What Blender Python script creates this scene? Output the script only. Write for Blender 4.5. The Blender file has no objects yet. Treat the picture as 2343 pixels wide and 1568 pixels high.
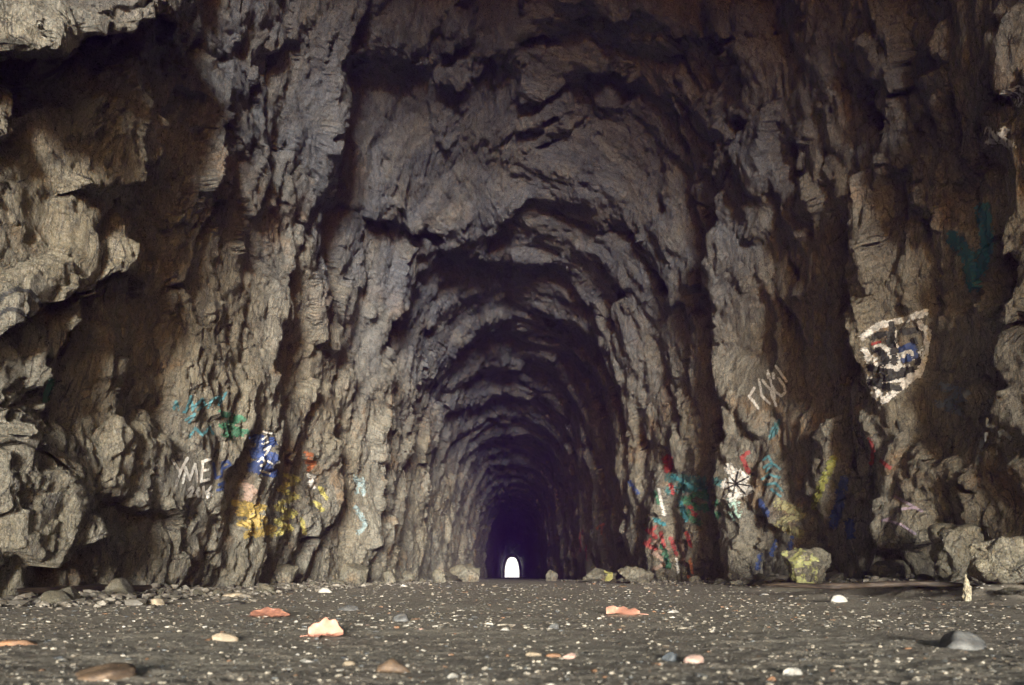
import bpy, math, random
import numpy as np
from mathutils import Vector
random.seed(7); rng = np.random.default_rng(7)
S = bpy.context.scene; COL = S.collection
R = math.radians
f32 = np.float32

# ------------------------------------------------------------------ camera
CAM_H = 0.20
cam = bpy.data.cameras.new('camera'); camo = bpy.data.objects.new('camera', cam); COL.objects.link(camo)
camo.location = (0, 0, CAM_H); camo.rotation_euler = (R(90), 0, 0)
cam.lens = 24; cam.sensor_width = 36; cam.shift_y = 0.229; cam.clip_start = 0.02; cam.clip_end = 3000
cam.dof.use_dof = True; cam.dof.focus_distance = 7.5; cam.dof.aperture_fstop = 4.0
S.camera = camo
# ------------------------------------------------------------------ world, sun, exposure
SUN_EL, SUN_AZ = 4.0, 5.4            # light comes in through the cave mouth behind the camera, a little from the right
w = bpy.data.worlds.new('World'); S.world = w; w.use_nodes = True
nt = w.node_tree; bg = nt.nodes['Background']
sky = nt.nodes.new('ShaderNodeTexSky'); sky.sky_type = 'NISHITA'; sky.sun_disc = False
sky.sun_elevation = R(SUN_EL); sky.sun_rotation = R(180 - SUN_AZ); sky.air_density = 1.0; sky.dust_density = 0.4
nt.links.new(sky.outputs[0], bg.inputs[0]); bg.inputs[1].default_value = 0.06
sd = bpy.data.lights.new('sun', 'SUN'); sd.energy = 1.5; sd.angle = R(14); sd.color = (1, .97, .88)
so = bpy.data.objects.new('sun', sd); COL.objects.link(so)
to_sun = Vector((math.sin(R(SUN_AZ)) * math.cos(R(SUN_EL)), -math.cos(R(SUN_AZ)) * math.cos(R(SUN_EL)), math.sin(R(SUN_EL))))
so.rotation_euler = to_sun.to_track_quat('Z', 'Y').to_euler()
S.view_settings.view_transform = 'Standard'; S.view_settings.look = 'None'
S.view_settings.exposure = 3.05; S.view_settings.gamma = 1; S.view_settings.use_curve_mapping = False
S.render.engine = 'CYCLES'
S.cycles.use_denoising = True; S.cycles.sample_clamp_indirect = 2.0; S.cycles.max_bounces = 6; S.cycles.diffuse_bounces = 5; S.cycles.volume_bounces = 0

# ------------------------------------------------------------------ helpers
F = 1563.0; CX, CY = 1171.0, 1321.0    # focal length and vanishing point, in units of a 2343 px wide picture
def tag(o, label=None, cat=None, group=None, kind=None):
    for k, v in (('label', label), ('category', cat), ('group', group), ('kind', kind)):
        if v: o[k] = v
    return o
def link(name, me, mat=None, parent=None):
    o = bpy.data.objects.new(name, me); COL.objects.link(o)
    if mat is not None and not me.materials: me.materials.append(mat)
    if parent is not None: o.parent = parent
    return o
def np_mesh(name, co, quads, smooth=True):
    me = bpy.data.meshes.new(name)
    n = quads.shape[1]
    me.vertices.add(len(co)); me.vertices.foreach_set('co', np.ascontiguousarray(co, f32).ravel())
    me.loops.add(quads.size); me.loops.foreach_set('vertex_index', np.ascontiguousarray(quads, np.int32).ravel())
    me.polygons.add(len(quads)); me.polygons.foreach_set('loop_start', np.arange(0, quads.size, n, dtype=np.int32))
    me.update(calc_edges=True)
    me.polygons.foreach_set('use_smooth', np.full(len(quads), smooth))
    return me
def attr(me, name, v):
    a = me.attributes.new(name, 'FLOAT', 'POINT'); a.data.foreach_set('value', np.ascontiguousarray(v, f32).ravel())

def hsh(i, j, k, seed):
    h = (i.astype(np.uint32) * np.uint32(374761393)) ^ (j.astype(np.uint32) * np.uint32(668265263)) ^ (k.astype(np.uint32) * np.uint32(2147483647 - 58)) ^ np.uint32(seed * 7919 + 13)
    h ^= h >> np.uint32(13); h *= np.uint32(1274126177); h ^= h >> np.uint32(16); h *= np.uint32(2246822519); h ^= h >> np.uint32(13)
    return h
def pn(x, y, z, seed=0):
    """gradient noise, about -1..1"""
    shp = np.broadcast(x, y, z).shape
    x, y, z = (np.broadcast_to(np.asarray(v, f32), shp).ravel() for v in (x, y, z))
    ix, iy, iz = (np.floor(v).astype(np.int32) for v in (x, y, z))
    fx, fy, fz = x - ix, y - iy, z - iz
    u, v, w_ = (t * t * t * (t * (t * 6 - 15) + 10) for t in (fx, fy, fz))
    def corner(a, b, c):
        h = hsh(ix + a, iy + b, iz + c, seed)
        gx = (h & np.uint32(1023)).astype(f32) * f32(2 / 1023) - 1
        gy = ((h >> np.uint32(10)) & np.uint32(1023)).astype(f32) * f32(2 / 1023) - 1
        gz = ((h >> np.uint32(20)) & np.uint32(1023)).astype(f32) * f32(2 / 1023) - 1
        return gx * (fx - a) + gy * (fy - b) + gz * (fz - c)
    def lx(b, c):
        p, q = corner(0, b, c), corner(1, b, c); return p + u * (q - p)
    def ly(c):
        p, q = lx(0, c), lx(1, c); return p + v * (q - p)
    p, q = ly(0), ly(1)
    return ((p + w_ * (q - p)) * f32(1.5)).reshape(shp)
def fbm(x, y, z, oct=4, seed=0, gain=.5):
    a, s, t = 1.0, 0, 0
    for o in range(oct):
        s = s + a * pn(x * 2 ** o, y * 2 ** o, z * 2 ** o, seed + o); t += a; a *= gain
    return s / t
def facets(a, b, seed, tilt=1.0):
    """fracture plates: every cell of a jittered grid is a tilted plane; returns height and closeness to a crack"""
    shp = a.shape; a = a.ravel().astype(f32); b = b.ravel().astype(f32)
    ia, ib = np.floor(a).astype(np.int32), np.floor(b).astype(np.int32)
    best = np.full(a.shape, 9, f32); sec = best.copy(); val = np.zeros_like(best)
    for da in (-1, 0, 1):
        for db in (-1, 0, 1):
            h = hsh(ia + da, ib + db, np.int32(3) + 0 * ia, seed)
            g = hsh(ia + da, ib + db, np.int32(9) + 0 * ia, seed + 5)
            pa = ia + da + (h & np.uint32(1023)).astype(f32) / 1023
            pb = ib + db + ((h >> np.uint32(10)) & np.uint32(1023)).astype(f32) / 1023
            ea, eb = a - pa, b - pb
            d = ea * ea + eb * eb
            off = (g & np.uint32(1023)).astype(f32) * f32(2 / 1023) - 1
            ta = ((g >> np.uint32(10)) & np.uint32(1023)).astype(f32) * f32(2 / 1023) - 1
            tb = ((g >> np.uint32(20)) & np.uint32(1023)).astype(f32) * f32(2 / 1023) - 1
            hv = off + tilt * (1.1 * ta + .5) * ea + tilt * 1.0 * tb * eb
            new = d < best
            sec = np.where(new, best, np.minimum(sec, d))
            val = np.where(new, hv, val); best = np.where(new, d, best)
    return val.reshape(shp), (np.sqrt(sec) - np.sqrt(best)).reshape(shp)
def facets3(a, b, c, seed, tilt=1.0):
    """the same in space: jittered cells, each a tilted plane"""
    shp = a.shape; a, b, c = (v.ravel().astype(f32) for v in (a, b, c))
    ia, ib, ic = (np.floor(v).astype(np.int32) for v in (a, b, c))
    best = np.full(a.shape, 9, f32); sec = best.copy(); val = np.zeros_like(best)
    K = f32(1 / 1023)
    for da in (-1, 0, 1):
        for db in (-1, 0, 1):
            for dc in (-1, 0, 1):
                h = hsh(ia + da, ib + db, ic + dc, seed)
                ea = a - ia - da - (h & np.uint32(1023)).astype(f32) * K
                eb = b - ib - db - ((h >> np.uint32(10)) & np.uint32(1023)).astype(f32) * K
                ec = c - ic - dc - ((h >> np.uint32(20)) & np.uint32(1023)).astype(f32) * K
                d = ea * ea + eb * eb + ec * ec
                h *= np.uint32(2654435761); h ^= h >> np.uint32(15)
                hv = (h & np.uint32(1023)).astype(f32) * (2 * K) - 1 + tilt * ((((h >> np.uint32(10)) & np.uint32(1023)).astype(f32) * (2.2 * K) - .6) * ea + (((h >> np.uint32(20)) & np.uint32(1023)).astype(f32) * (2 * K) - 1) * (eb + ec))
                new = d < best
                sec = np.where(new, best, np.minimum(sec, d))
                val = np.where(new, hv, val); best = np.where(new, d, best)
    return val.reshape(shp), (np.sqrt(sec) - np.sqrt(best)).reshape(shp)
def sstep(x, a, b):
    t = np.clip((x - a) / (b - a), 0, 1); return t * t * (3 - 2 * t)

# ------------------------------------------------------------------ materials
class NT:
    def __init__(s, name):
        s.m = bpy.data.materials.new(name); s.m.use_nodes = True; s.t = s.m.node_tree; s.p = s.t.nodes['Principled BSDF']
        s.tc = s.t.nodes.new('ShaderNodeTexCoord').outputs['Object']
    def n(s, typ, **kw):
        n = s.t.nodes.new(typ)
        for k, v in kw.items():
            if k.startswith('_'): setattr(n, k[1:], v)
            else:
                i = n.inputs[k.replace('__', ' ')] if not k.isdigit() else n.inputs[int(k)]
                if isinstance(v, bpy.types.NodeSocket): s.t.links.new(v, i)
                else: i.default_value = v
        return n
    def noise(s, scale, detail=4, rough=.55, vec=None, dist=0.0):
        n = s.n('ShaderNodeTexNoise', Scale=scale, Detail=detail, Roughness=rough, Distortion=dist)
        s.t.links.new(vec or s.tc, n.inputs['Vector']); return n.outputs['Fac']
    def ramp(s, fac, a, b, va=0.0, vb=1.0):
        n = s.n('ShaderNodeMapRange', _interpolation_type='SMOOTHSTEP'); s.t.links.new(fac, n.inputs[0])
        n.inputs[1].default_value, n.inputs[2].default_value, n.inputs[3].default_value, n.inputs[4].default_value = a, b, va, vb
        return n.outputs[0]
    def mix(s, fac, a, b, blend='MIX'):
        n = s.t.nodes.new('ShaderNodeMix'); n.data_type = 'RGBA'; n.blend_type = blend; n.clamp_factor = True
        for i, v in ((0, fac), (6, a), (7, b)):
            if isinstance(v, bpy.types.NodeSocket): s.t.links.new(v, n.inputs[i])
            elif i == 0: n.inputs[0].default_value = v
            else: n.inputs[i].default_value = (*v, 1)
        return n.outputs[2]
    def math(s, op, a, b=0.0):
        n = s.t.nodes.new('ShaderNodeMath'); n.operation = op
        for i, v in ((0, a), (1, b)):
            if isinstance(v, bpy.types.NodeSocket): s.t.links.new(v, n.inputs[i])
            else: n.inputs[i].default_value = v
        return n.outputs[0]
    def bump(s, h, dist, strength=1.0, nrm=None):
        n = s.n('ShaderNodeBump', Strength=strength, Distance=dist); s.t.links.new(h, n.inputs['Height'])
        if nrm is not None: s.t.links.new(nrm, n.inputs['Normal'])
        return n.outputs[0]
    def out(s, col, rough, nrm=None, spec=.5):
        for k, v in (('Base Color', col), ('Roughness', rough), ('Normal', nrm), ('Specular IOR Level', spec)):
            if v is None: continue
            i = s.p.inputs[k]
            if isinstance(v, bpy.types.NodeSocket): s.t.links.new(v, i)
            else: i.default_value = (*v, 1) if isinstance(v, tuple) else v
        return s.m

def rock_material(name, tint=(1, 1, 1), cave=True, bright=1.6, gloss=0.0):
    k = NT(name)
    mp = k.n('ShaderNodeMapping')
    if cave: k.t.links.new(k.n('ShaderNodeAttribute', _attribute_name='bedding').outputs['Vector'], mp.inputs[0])
    else: k.t.links.new(k.tc, mp.inputs[0]); mp.inputs['Rotation'].default_value = (.4, .5, 0)
    mp.inputs['Scale'].default_value = (3.2, 1, 1)       # stretched along the bedding
    v = mp.outputs[0]
    c = lambda r, g, b: (r * bright * tint[0], g * bright * tint[1], b * bright * tint[2])
    col = k.mix(k.ramp(k.noise(.55, 5), .40, .62), c(.143, .125, .084), c(.142, .136, .109))
    col = k.mix(k.ramp(k.noise(1.1, 6, .62),   .54, .68), col, c(.190, .128, .066))
    col = k.mix(k.ramp(k.noise(1.7, 6, .7, v), .53, .75), col, c(.084, .077, .068))
    col = k.mix(k.math('MULTIPLY', k.ramp(k.noise(24, 4, .65, v), .52, .70), .7), col, c(.30, .275, .23))
    col = k.mix(k.math('MULTIPLY', k.ramp(k.noise(9, 5, .75, v), .53, .66), .65), col, c(.060, .054, .047))
    col = k.mix(k.math('MULTIPLY', k.ramp(k.noise(150, 2, .6), .60, .70), .5), col, c(.42, .40, .36))
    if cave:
        a = k.n('ShaderNodeAttribute', _attribute_name='high_tone')
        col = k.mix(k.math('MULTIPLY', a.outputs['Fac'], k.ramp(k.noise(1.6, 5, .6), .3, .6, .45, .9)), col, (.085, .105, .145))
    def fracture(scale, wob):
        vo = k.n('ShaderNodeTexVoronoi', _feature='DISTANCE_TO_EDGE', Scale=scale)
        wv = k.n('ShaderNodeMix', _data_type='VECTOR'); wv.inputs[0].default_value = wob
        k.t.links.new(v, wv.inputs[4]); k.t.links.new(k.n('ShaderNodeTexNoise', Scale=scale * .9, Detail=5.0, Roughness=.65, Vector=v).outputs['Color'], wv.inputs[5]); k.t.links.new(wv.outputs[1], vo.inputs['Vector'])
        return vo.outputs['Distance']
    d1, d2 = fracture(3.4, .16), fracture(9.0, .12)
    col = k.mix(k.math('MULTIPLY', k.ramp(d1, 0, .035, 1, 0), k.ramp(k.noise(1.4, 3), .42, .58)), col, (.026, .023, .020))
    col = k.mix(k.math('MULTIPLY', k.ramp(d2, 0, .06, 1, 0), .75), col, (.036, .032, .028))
    col = k.mix(k.math('MULTIPLY', k.ramp(k.noise(42, 4, .8), .50, .62), .55), col, (.045, .041, .036))
    col = k.mix(k.math('MULTIPLY', k.ramp(k.noise(85, 3, .75), .56, .66), .6), col, (.50, .47, .41))
    # bump: fracture lines along the bedding, broken lumps, grain
    def plates(scale):
        vo = k.n('ShaderNodeTexVoronoi', Scale=scale); wv = k.n('ShaderNodeMix', _data_type='VECTOR'); wv.inputs[0].default_value = .10
        k.t.links.new(v, wv.inputs[4]); k.t.links.new(k.n('ShaderNodeTexNoise', Scale=scale, Detail=5.0, Vector=v).outputs['Color'], wv.inputs[5]); k.t.links.new(wv.outputs[1], vo.inputs['Vector'])
        return vo.outputs['Color']
    nrm = k.bump(k.noise(7, 7, .74, v), .07, .95)
    nrm = k.bump(plates(7.0), .022, .6, nrm)
    nrm = k.bump(k.ramp(d1, 0, .03), .025, .75, nrm)
    nrm = k.bump(k.ramp(d2, 0, .05), .010, .6, nrm)
    nrm = k.bump(k.noise(60, 4, .75), .012, .9, nrm)
    rg = k.ramp(k.noise(40, 4, .6), .35, .65, .24 - gloss, .52 - gloss)
    return k.out(col, rg, nrm, .75)
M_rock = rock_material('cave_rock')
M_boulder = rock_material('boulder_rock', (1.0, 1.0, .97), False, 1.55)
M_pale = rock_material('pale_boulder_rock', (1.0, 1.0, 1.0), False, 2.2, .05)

# ------------------------------------------------------------------ cave surface: a vault along +Y with traced ribs, lips and cracks
TY = [-2.5, 0, 4, 8, 11, 12.5, 13.4, 14.2, 15.5, 22, 30, 45, 195]
TL = [2.7, 3.1, 3.40, 3.35, 3.30, 3.22, 3.05, 2.85, 2.65, 2.46, 2.30, 2.10, 2.4]  # unseen mouth rows pinched in at the left to shade the near left wall
TR = [5.0, 5.0, 4.95, 4.60, 4.05, 3.80, 3.55, 3.25, 2.92, 2.62, 2.42, 2.16, 2.4]
TH = [8.0, 8.7, 9.2, 9.0, 8.35, 7.75, 7.30, 7.15, 7.08, 6.72, 6.28, 5.60, 6.2]  # first rows: unseen mouth roof, its height set to dim the cave roof
def base_grid(Ys, nt_):
    ph = np.linspace(math.pi, 0, 1600)
    out = np.zeros((len(Ys), nt_, 3), f32); arc = np.zeros((len(Ys), nt_), f32)
    for i, Y in enumerate(Ys):
        wl, wr, h = np.interp(Y, TY, TL), np.interp(Y, TY, TR), np.interp(Y, TY, TH)
        n = 2 / 3.0
        c, s = np.cos(ph), np.sin(ph)
        x = np.where(c < 0, -wl, wr) * np.abs(c) ** n; z = h * np.abs(s) ** n
        x = np.concatenate([[x[0]], x, [x[-1]]]); z = np.concatenate([[-.35], z, [-.35]])
        L = np.concatenate([[0], np.cumsum(np.hypot(np.diff(x), np.diff(z)))])
        t = np.linspace(0, L[-1], nt_)
        out[i, :, 0] = np.interp(t, L, x); out[i, :, 1] = Y; out[i, :, 2] = np.interp(t, L, z); arc[i] = t - L[-1] / 2
    return out, arc

def r1(*p): return [(x * .4381, y * .4381) for x, y in p]
def r2(*p): return [(x * .4381, 601 + y * .4381) for x, y in p]
def r3(*p): return [(687 + x * .4399, y * .4399) for x, y in p]
def r4(*p): return [(1632 + x * .4382, y * .4382) for x, y in p]
def r5(*p): return [(1632 + x * .5202, 601 + y * .5202) for x, y in p]
def r6(*p): return [(730 + x * .4382, 687 + y * .4382) for x, y in p]
# (side that stands proud, height in m, width of its ramp in picture units, points)
def join(a, b): return a + [p for p in b if p[1] > a[-1][1] + 8]
EDGES = [
 # left wall
 ('U', .80, 190, r1((-200, 330), (0, 255), (100, 250), (300, 165), (500, 130), (680, 85), (740, 45), (800, 60), (900, 115))),
 ('L', .30, 120, r1((150, 330), (165, 560), (140, 720), (40, 770), (-60, 800))),
 ('L', .38, 330, join(r1((700, 270), (740, 330), (790, 480), (850, 640), (875, 780), (830, 840), (825, 960), (800, 1080), (790, 1130), (830, 1180), (860, 1270), (830, 1420), (835, 1560)), r2((820, 130), (790, 190), (840, 260), (820, 380), (790, 500), (740, 640), (745, 760), (700, 830), (710, 940), (640, 985), (560, 960)))),
 ('U', .55, 130, r2((-150, 460), (0, 380), (200, 250), (420, 120), (640, 0)) + r1((740, 1330), (850, 1290))),
 ('U', .20, 80, r1((280, 1530), (370, 1440), (480, 1310), (640, 1230), (790, 1130))),
 ('U', .22, 90, r2((-100, 610), (60, 610), (200, 520), (280, 420), (300, 370))),
 ('U', .26, 110, r2((0, 900), (130, 760), (280, 735), (460, 735), (560, 640), (700, 520), (820, 380))),
 ('L', .42, 150, r1((1000, 220), (1090, 300), (1160, 400), (1230, 480), (1235, 600), (1195, 650), (1205, 720), (1225, 800), (1220, 970), (1150, 1010), (1040, 1120), (940, 1190), (880, 1230))),
 ('L', .42, 140, r1((1130, 230), (1260, 440), (1350, 640), (1400, 760), (1355, 830), (1420, 930), (1405, 1000), (1450, 1150), (1440, 1200), (1330, 1300), (1240, 1360))),
 ('L', .45, 150, join(r1((1430, 980), (1520, 1180), (1530, 1260), (1510, 1400), (1490, 1560)), r2((1480, 100), (1545, 180), (1520, 300), (1490, 400), (1470, 480), (1480, 560), (1430, 610), (1380, 700), (1300, 780), (1290, 850), (1270, 960), (1220, 1000), (1200, 1120), (1150, 1200), (1140, 1320), (1080, 1345)))),
 ('L', .30, 80, join(r1((1100, 1450), (1105, 1560)), r2((1080, 100), (1070, 200), (1050, 290), (1060, 360)))),
 ('L', .36, 110, r2((1245, 0), (1250, 150), (1240, 400), (1225, 480), (1190, 560), (1195, 680), (1170, 760), (1140, 870), (1110, 960))),
 ('L', .40, 110, r2((1420, 620), (1430, 740), (1425, 880), (1430, 1100), (1415, 1350), (1380, 1480))),
 ('L', .26, 60, r2((1290, 1040), (1280, 1110), (1225, 1290), (1190, 1390))),
 ('L', .45, 120, r2((1600, 60), (1640, 180), (1660, 300), (1650, 450), (1640, 600), (1620, 760), (1600, 860), (1560, 950), (1560, 1080), (1540, 1250), (1530, 1450), (1530, 1560))),
 ('L', .42, 90, r2((1745, 700), (1765, 800), (1730, 880), (1735, 1050), (1720, 1200), (1690, 1300), (1660, 1470))),
 ('L', .35, 80, r1((1380, 300), (1420, 420), (1400, 600), (1440, 760), (1560, 900), (1620, 1080), (1640, 1250), (1650, 1400), (1660, 1560))),
 ('L', .35, 80, join(r1((1700, 1180), (1690, 1400), (1715, 1480)), r2((1720, 60), (1690, 150), (1670, 290)))),
 ('L', .55, 110, r3((260, 60), (262, 180), (250, 470), (195, 600), (185, 760), (185, 1000), (140, 1030), (135, 1250), (150, 1560)) + r6((100, 100), (70, 400), (105, 560), (80, 700), (115, 850), (100, 1000), (70, 1150), (20, 1250))),
 ('U', .38, 80, r2((130, 790), (250, 935), (400, 1020), (560, 1100), (720, 1180), (880, 1240), (1070, 1340), (1180, 1385))),
 ('L', .45, 260, r2((560, 1110), (545, 1250), (545, 1350), (490, 1450), (380, 1540), (330, 1640))),
 ('L', .30, 130, r2((1000, 1330), (1040, 1400), (1065, 1440), (1120, 1480), (1080, 1560), (1040, 1660))),
 ('L', .30, 90, r2((1190, 1420), (1380, 1490), (1385, 1570), (1380, 1680))),
 ('L', .45, 280, r2((1040, 1330), (1190, 1400), (1200, 1450), (1120, 1540), (1050, 1640))),
 ('U', .42, 300, r2((480, 1050), (560, 1095), (720, 1175), (880, 1235), (1070, 1335), (1190, 1385))),
 # left piers between the outer hall and the tunnel
 ('L', .36, 90, r3((375, 1120), (370, 1200), (340, 1330), (345, 1460), (330, 1560)) + r6((210, 60), (220, 180), (210, 380), (150, 500), (230, 640), (240, 760), (230, 900), (330, 960), (310, 1100), (300, 1180), (200, 1250))),
 ('L', .55, 100, r3((600, 1290), (605, 1400), (580, 1560)) + r6((405, 60), (385, 260), (375, 420), (355, 600), (310, 720), (345, 900), (320, 1100), (300, 1230), (310, 1420))),
 ('L', .35, 60, r6((510, 130), (520, 300), (500, 420), (470, 560), (500, 700), (440, 800), (470, 1000), (430, 1200), (440, 1400))),
 ('L', .40, 60, r6((640, 480), (632, 640), (590, 780), (570, 960), (540, 1100), (560, 1250), (540, 1420))),
 ('L', .35, 50, r6((690, 880), (680, 1000), (700, 1150), (660, 1300), (680, 1420))),
 # roof
 ('U', .40, 130, r3((260, 380), (330, 312), (480, 325), (620, 360), (740, 310), (880, 268), (980, 265), (1180, 230), (1330, 175), (1500, 165))),
 ('U', .50, 70, r3((640, 380), (720, 432), (850, 458), (960, 440), (1000, 345), (1060, 280), (1180, 238))),
 ('U', .45, 110, r3((1050, 60), (1300, 40), (1500, 85), (1640, 112), (1800, 130), (1930, 180), (2080, 215), (2250, 195), (2330, 260))),
 ('U', .35, 80, r3((1460, 175), (1620, 230), (1750, 292), (1880, 322), (2000, 342), (2110, 310))),
 ('U', .45, 110, r3((1080, 540), (1300, 490), (1420, 400), (1520, 362), (1640, 392), (1740, 452), (1860, 505), (1960, 605), (2040, 650))),
 ('U', .28, 60, r3((640, 650), (740, 678), (870, 652))),
 ('U', .30, 70, r3((620, 850), (780, 795), (900, 765), (1020, 722), (1150, 680), (1300, 615), (1450, 590))),
 ('U', .32, 70, r3((430, 850), (560, 830), (680, 812), (820, 810), (960, 882), (1080, 842), (1250, 765), (1450, 690))),
 ('U', .30, 70, r3((190, 1020), (300, 1060), (400, 1050), (520, 990), (640, 960), (760, 880), (860, 850))),
 ('U', .28, 60, r3((700, 1010), (900, 960), (1080, 1000), (1200, 950), (1400, 960), (1480, 1010), (1620, 1080), (1800, 1080), (2000, 1050))),
 ('U', .26, 60, r3((1480, 480), (1540, 560), (1680, 680), (1740, 850), (1780, 900))),
 ('U', .55, 150, r3((330, 1130), (480, 1112), (600, 1185), (740, 1222), (870, 1258), (960, 1240), (1060, 1180), (1150, 1085), (1260, 1055), (1400, 1050), (1520, 1090), (1620, 1152), (1720, 1222), (1800, 1330), (1900, 1480), (1950, 1600))),
 ('U', .40, 60, r3((620, 1380), (760, 1330), (900, 1330), (1040, 1390), (1200, 1405), (1330, 1395), (1440, 1330), (1540, 1380), (1640, 1460), (1700, 1560))),
 ('U', .45, 60, r6((500, 430), (640, 395), (700, 280), (760, 222), (900, 135), (1100, 122), (1250, 92), (1340, 132), (1420, 205), (1500, 330), (1540, 470))),
 ('U', .40, 50, r6((650, 510), (760, 432), (870, 362), (1000, 370), (1120, 330), (1250, 300), (1380, 335), (1460, 425), (1500, 540))),
 ('U', .45, 50, r6((640, 600), (720, 562), (840, 540), (950, 500), (1100, 520), (1200, 542), (1280, 600), (1345, 690), (1350, 800))),
 ('U', .35, 30, r6((680, 770), (780, 685), (860, 630), (960, 600), (1100, 610), (1200, 650), (1280, 740), (1320, 850))),
 ('U', .35, 30, r6((720, 860), (800, 790), (900, 730), (1000, 700), (1120, 720), (1200, 770), (1250, 850), (1280, 950))),
 # right wall
 ('R', .55, 130, r3((2330, 180), (2210, 330), (2040, 640), (2060, 800), (2190, 965))),
 ('R', .62, 150, r4((330, 480), (230, 640), (150, 740), (120, 900), (60, 1030), (40, 1180), (10, 1330), (25, 1500)) + r5((20, 330), (10, 385), (50, 520), (42, 640), (92, 740), (50, 900), (48, 1000), (68, 1200), (80, 1350), (80, 1450))),
 ('R', .42, 130, r4((432, -40), (425, 280), (480, 340), (380, 460), (345, 640), (345, 710), (420, 765), (590, 772), (620, 760))),
 ('R', .34, 90, r4((440, 850), (432, 1030), (330, 1100), (330, 1250), (350, 1350), (430, 1400), (420, 1480)) + r5((330, 150), (380, 220), (370, 320), (440, 440), (500, 590), (480, 690), (400, 850), (385, 1000), (345, 1080), (300, 1150))),
 ('R', .40, 120, r4((750, -30), (740, 250), (790, 460), (870, 475), (940, 400))),
 ('R', .62, 130, r4((860, 700), (850, 830), (740, 950), (715, 1050), (730, 1250), (780, 1330), (770, 1500)) + r5((640, 200), (650, 330), (660, 480), (690, 650), (682, 800), (720, 1000), (730, 1150), (740, 1300))),
 ('R', .35, 90, r4((1060, 800), (1110, 900), (1020, 1010), (1010, 1090), (1090, 1130), (1180, 1300), (1200, 1420), (1300, 1560))),
 ('R', .40, 110, r4((1062, 40), (1052, 250), (1180, 420), (1290, 590), (1400, 660), (1500, 800))),
 ('R', .42, 90, r4((1525, -20), (1530, 380), (1590, 520), (1550, 640), (1500, 850), (1490, 1080), (1460, 1300), (1500, 1500)) + r5((1240, 250), (1300, 330))),
 ('R', .32, 90, r5((190, 860), (190, 1000), (200, 1130), (260, 1225))),
 ('R', .28, 60, r5((480, 330), (460, 520), (540, 640), (500, 780))),
 ('R', .28, 60, r5((620, 930), (590, 1000), (570, 1080), (540, 1240), (520, 1300))),
 ('R', .38, 110, r5((1100, 200), (1100, 330), (1020, 345), (975, 480), (970, 600), (940, 720), (872, 800), (868, 950), (800, 1020))),
 ('R', .34, 120, r5((1280, 500), (1210, 650), (1150, 760), (1070, 900), (1100, 1020))),
 ('R', .40, 90, r6((1840, 60), (1950, 160), (1910, 280), (1950, 450), (2000, 600), (2050, 680))),
 ('R', .36, 80, r6((1850, 340), (1845, 480), (1830, 580), (1850, 680), (1790, 800), (1750, 880), (1740, 990), (1725, 1100), (1735, 1200), (1690, 1250), (1700, 1420), (1720, 1480))),
 ('R', .50, 80, r3((1900, 1480), (1910, 1560)) + r6((1530, 60), (1550, 250), (1545, 480), (1562, 580), (1520, 740), (1560, 870), (1600, 1000), (1590, 1200), (1560, 1350))),
 ('R', .35, 50, r6((1450, 560), (1400, 680), (1390, 850), (1420, 1000), (1410, 1150), (1450, 1300), (1440, 1400))),
 ('R', .40, 50, r6((1365, 700), (1342, 800), (1350, 1000), (1340, 1100), (1370, 1200), (1352, 1400))),
 ('R', .30, 60, r6((1880, 900), (1860, 1000), (1850, 1130), (1880, 1250), (1860, 1420))),
]
def traced(U, V, wu, wv, cap):
    """proud height given by the traced edges, 0..A, at picture positions (U, V)"""
    shp = U.shape; U = (U + wu).ravel(); V = (V + wv).ravel(); cap = cap.ravel()
    tot = np.zeros(U.shape, f32); crev = np.zeros(U.shape, f32)
    for side, A, W, pts in EDGES:
        p = np.array(pts, f32); m = W * 1.15 + 30
        sel = np.nonzero((U > p[:, 0].min() - m) & (U < p[:, 0].max() + m) & (V > p[:, 1].min() - m) & (V < p[:, 1].max() + m))[0]
        if not len(sel): continue
        u, v = U[sel], V[sel]
        seg = np.diff(p, axis=0); ln = np.hypot(seg[:, 0], seg[:, 1]); cum = np.concatenate([[0], np.cumsum(ln)])
        bd = np.full(u.shape, 1e9, f32); sg = np.zeros(u.shape, f32); tt = np.zeros(u.shape, f32)
        for k in range(len(seg)):
            dx, dy = seg[k] / ln[k]
            qx, qy = u - p[k, 0], v - p[k, 1]
            t = np.clip(qx * dx + qy * dy, 0, ln[k])
            ex, ey = qx - t * dx, qy - t * dy
            d = ex * ex + ey * ey
            new = d < bd
            bd = np.where(new, d, bd); sg = np.where(new, dx * qy - dy * qx, sg); tt = np.where(new, cum[k] + t, tt)
        d = np.sqrt(bd)
        s = 1 if side in 'LD' else -1
        proud = sg * s > 0
        endw = sstep(tt, 0, 40) * sstep(cum[-1] - tt, 0, 40)
        # a shoulder close to the lip, then a long slope back into the rock
        rmp = np.clip(1 - d / np.minimum(W, cap[sel]), 0, 1)
        val = A * endw * np.where(proud, rmp ** .9 * (1 - .10 * np.exp(-d / 6)), .90 * (1 - sstep(d, 0, 15 + 14 * A)))
        tot[sel] = np.maximum(tot[sel], val)
        crev[sel] = np.maximum(crev[sel], np.where(proud, 0, endw * A * .4 * sstep(d, 4, 24) * np.exp(-d / (W * .12 + 10))))
    return tot.reshape(shp), crev.reshape(shp)

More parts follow.
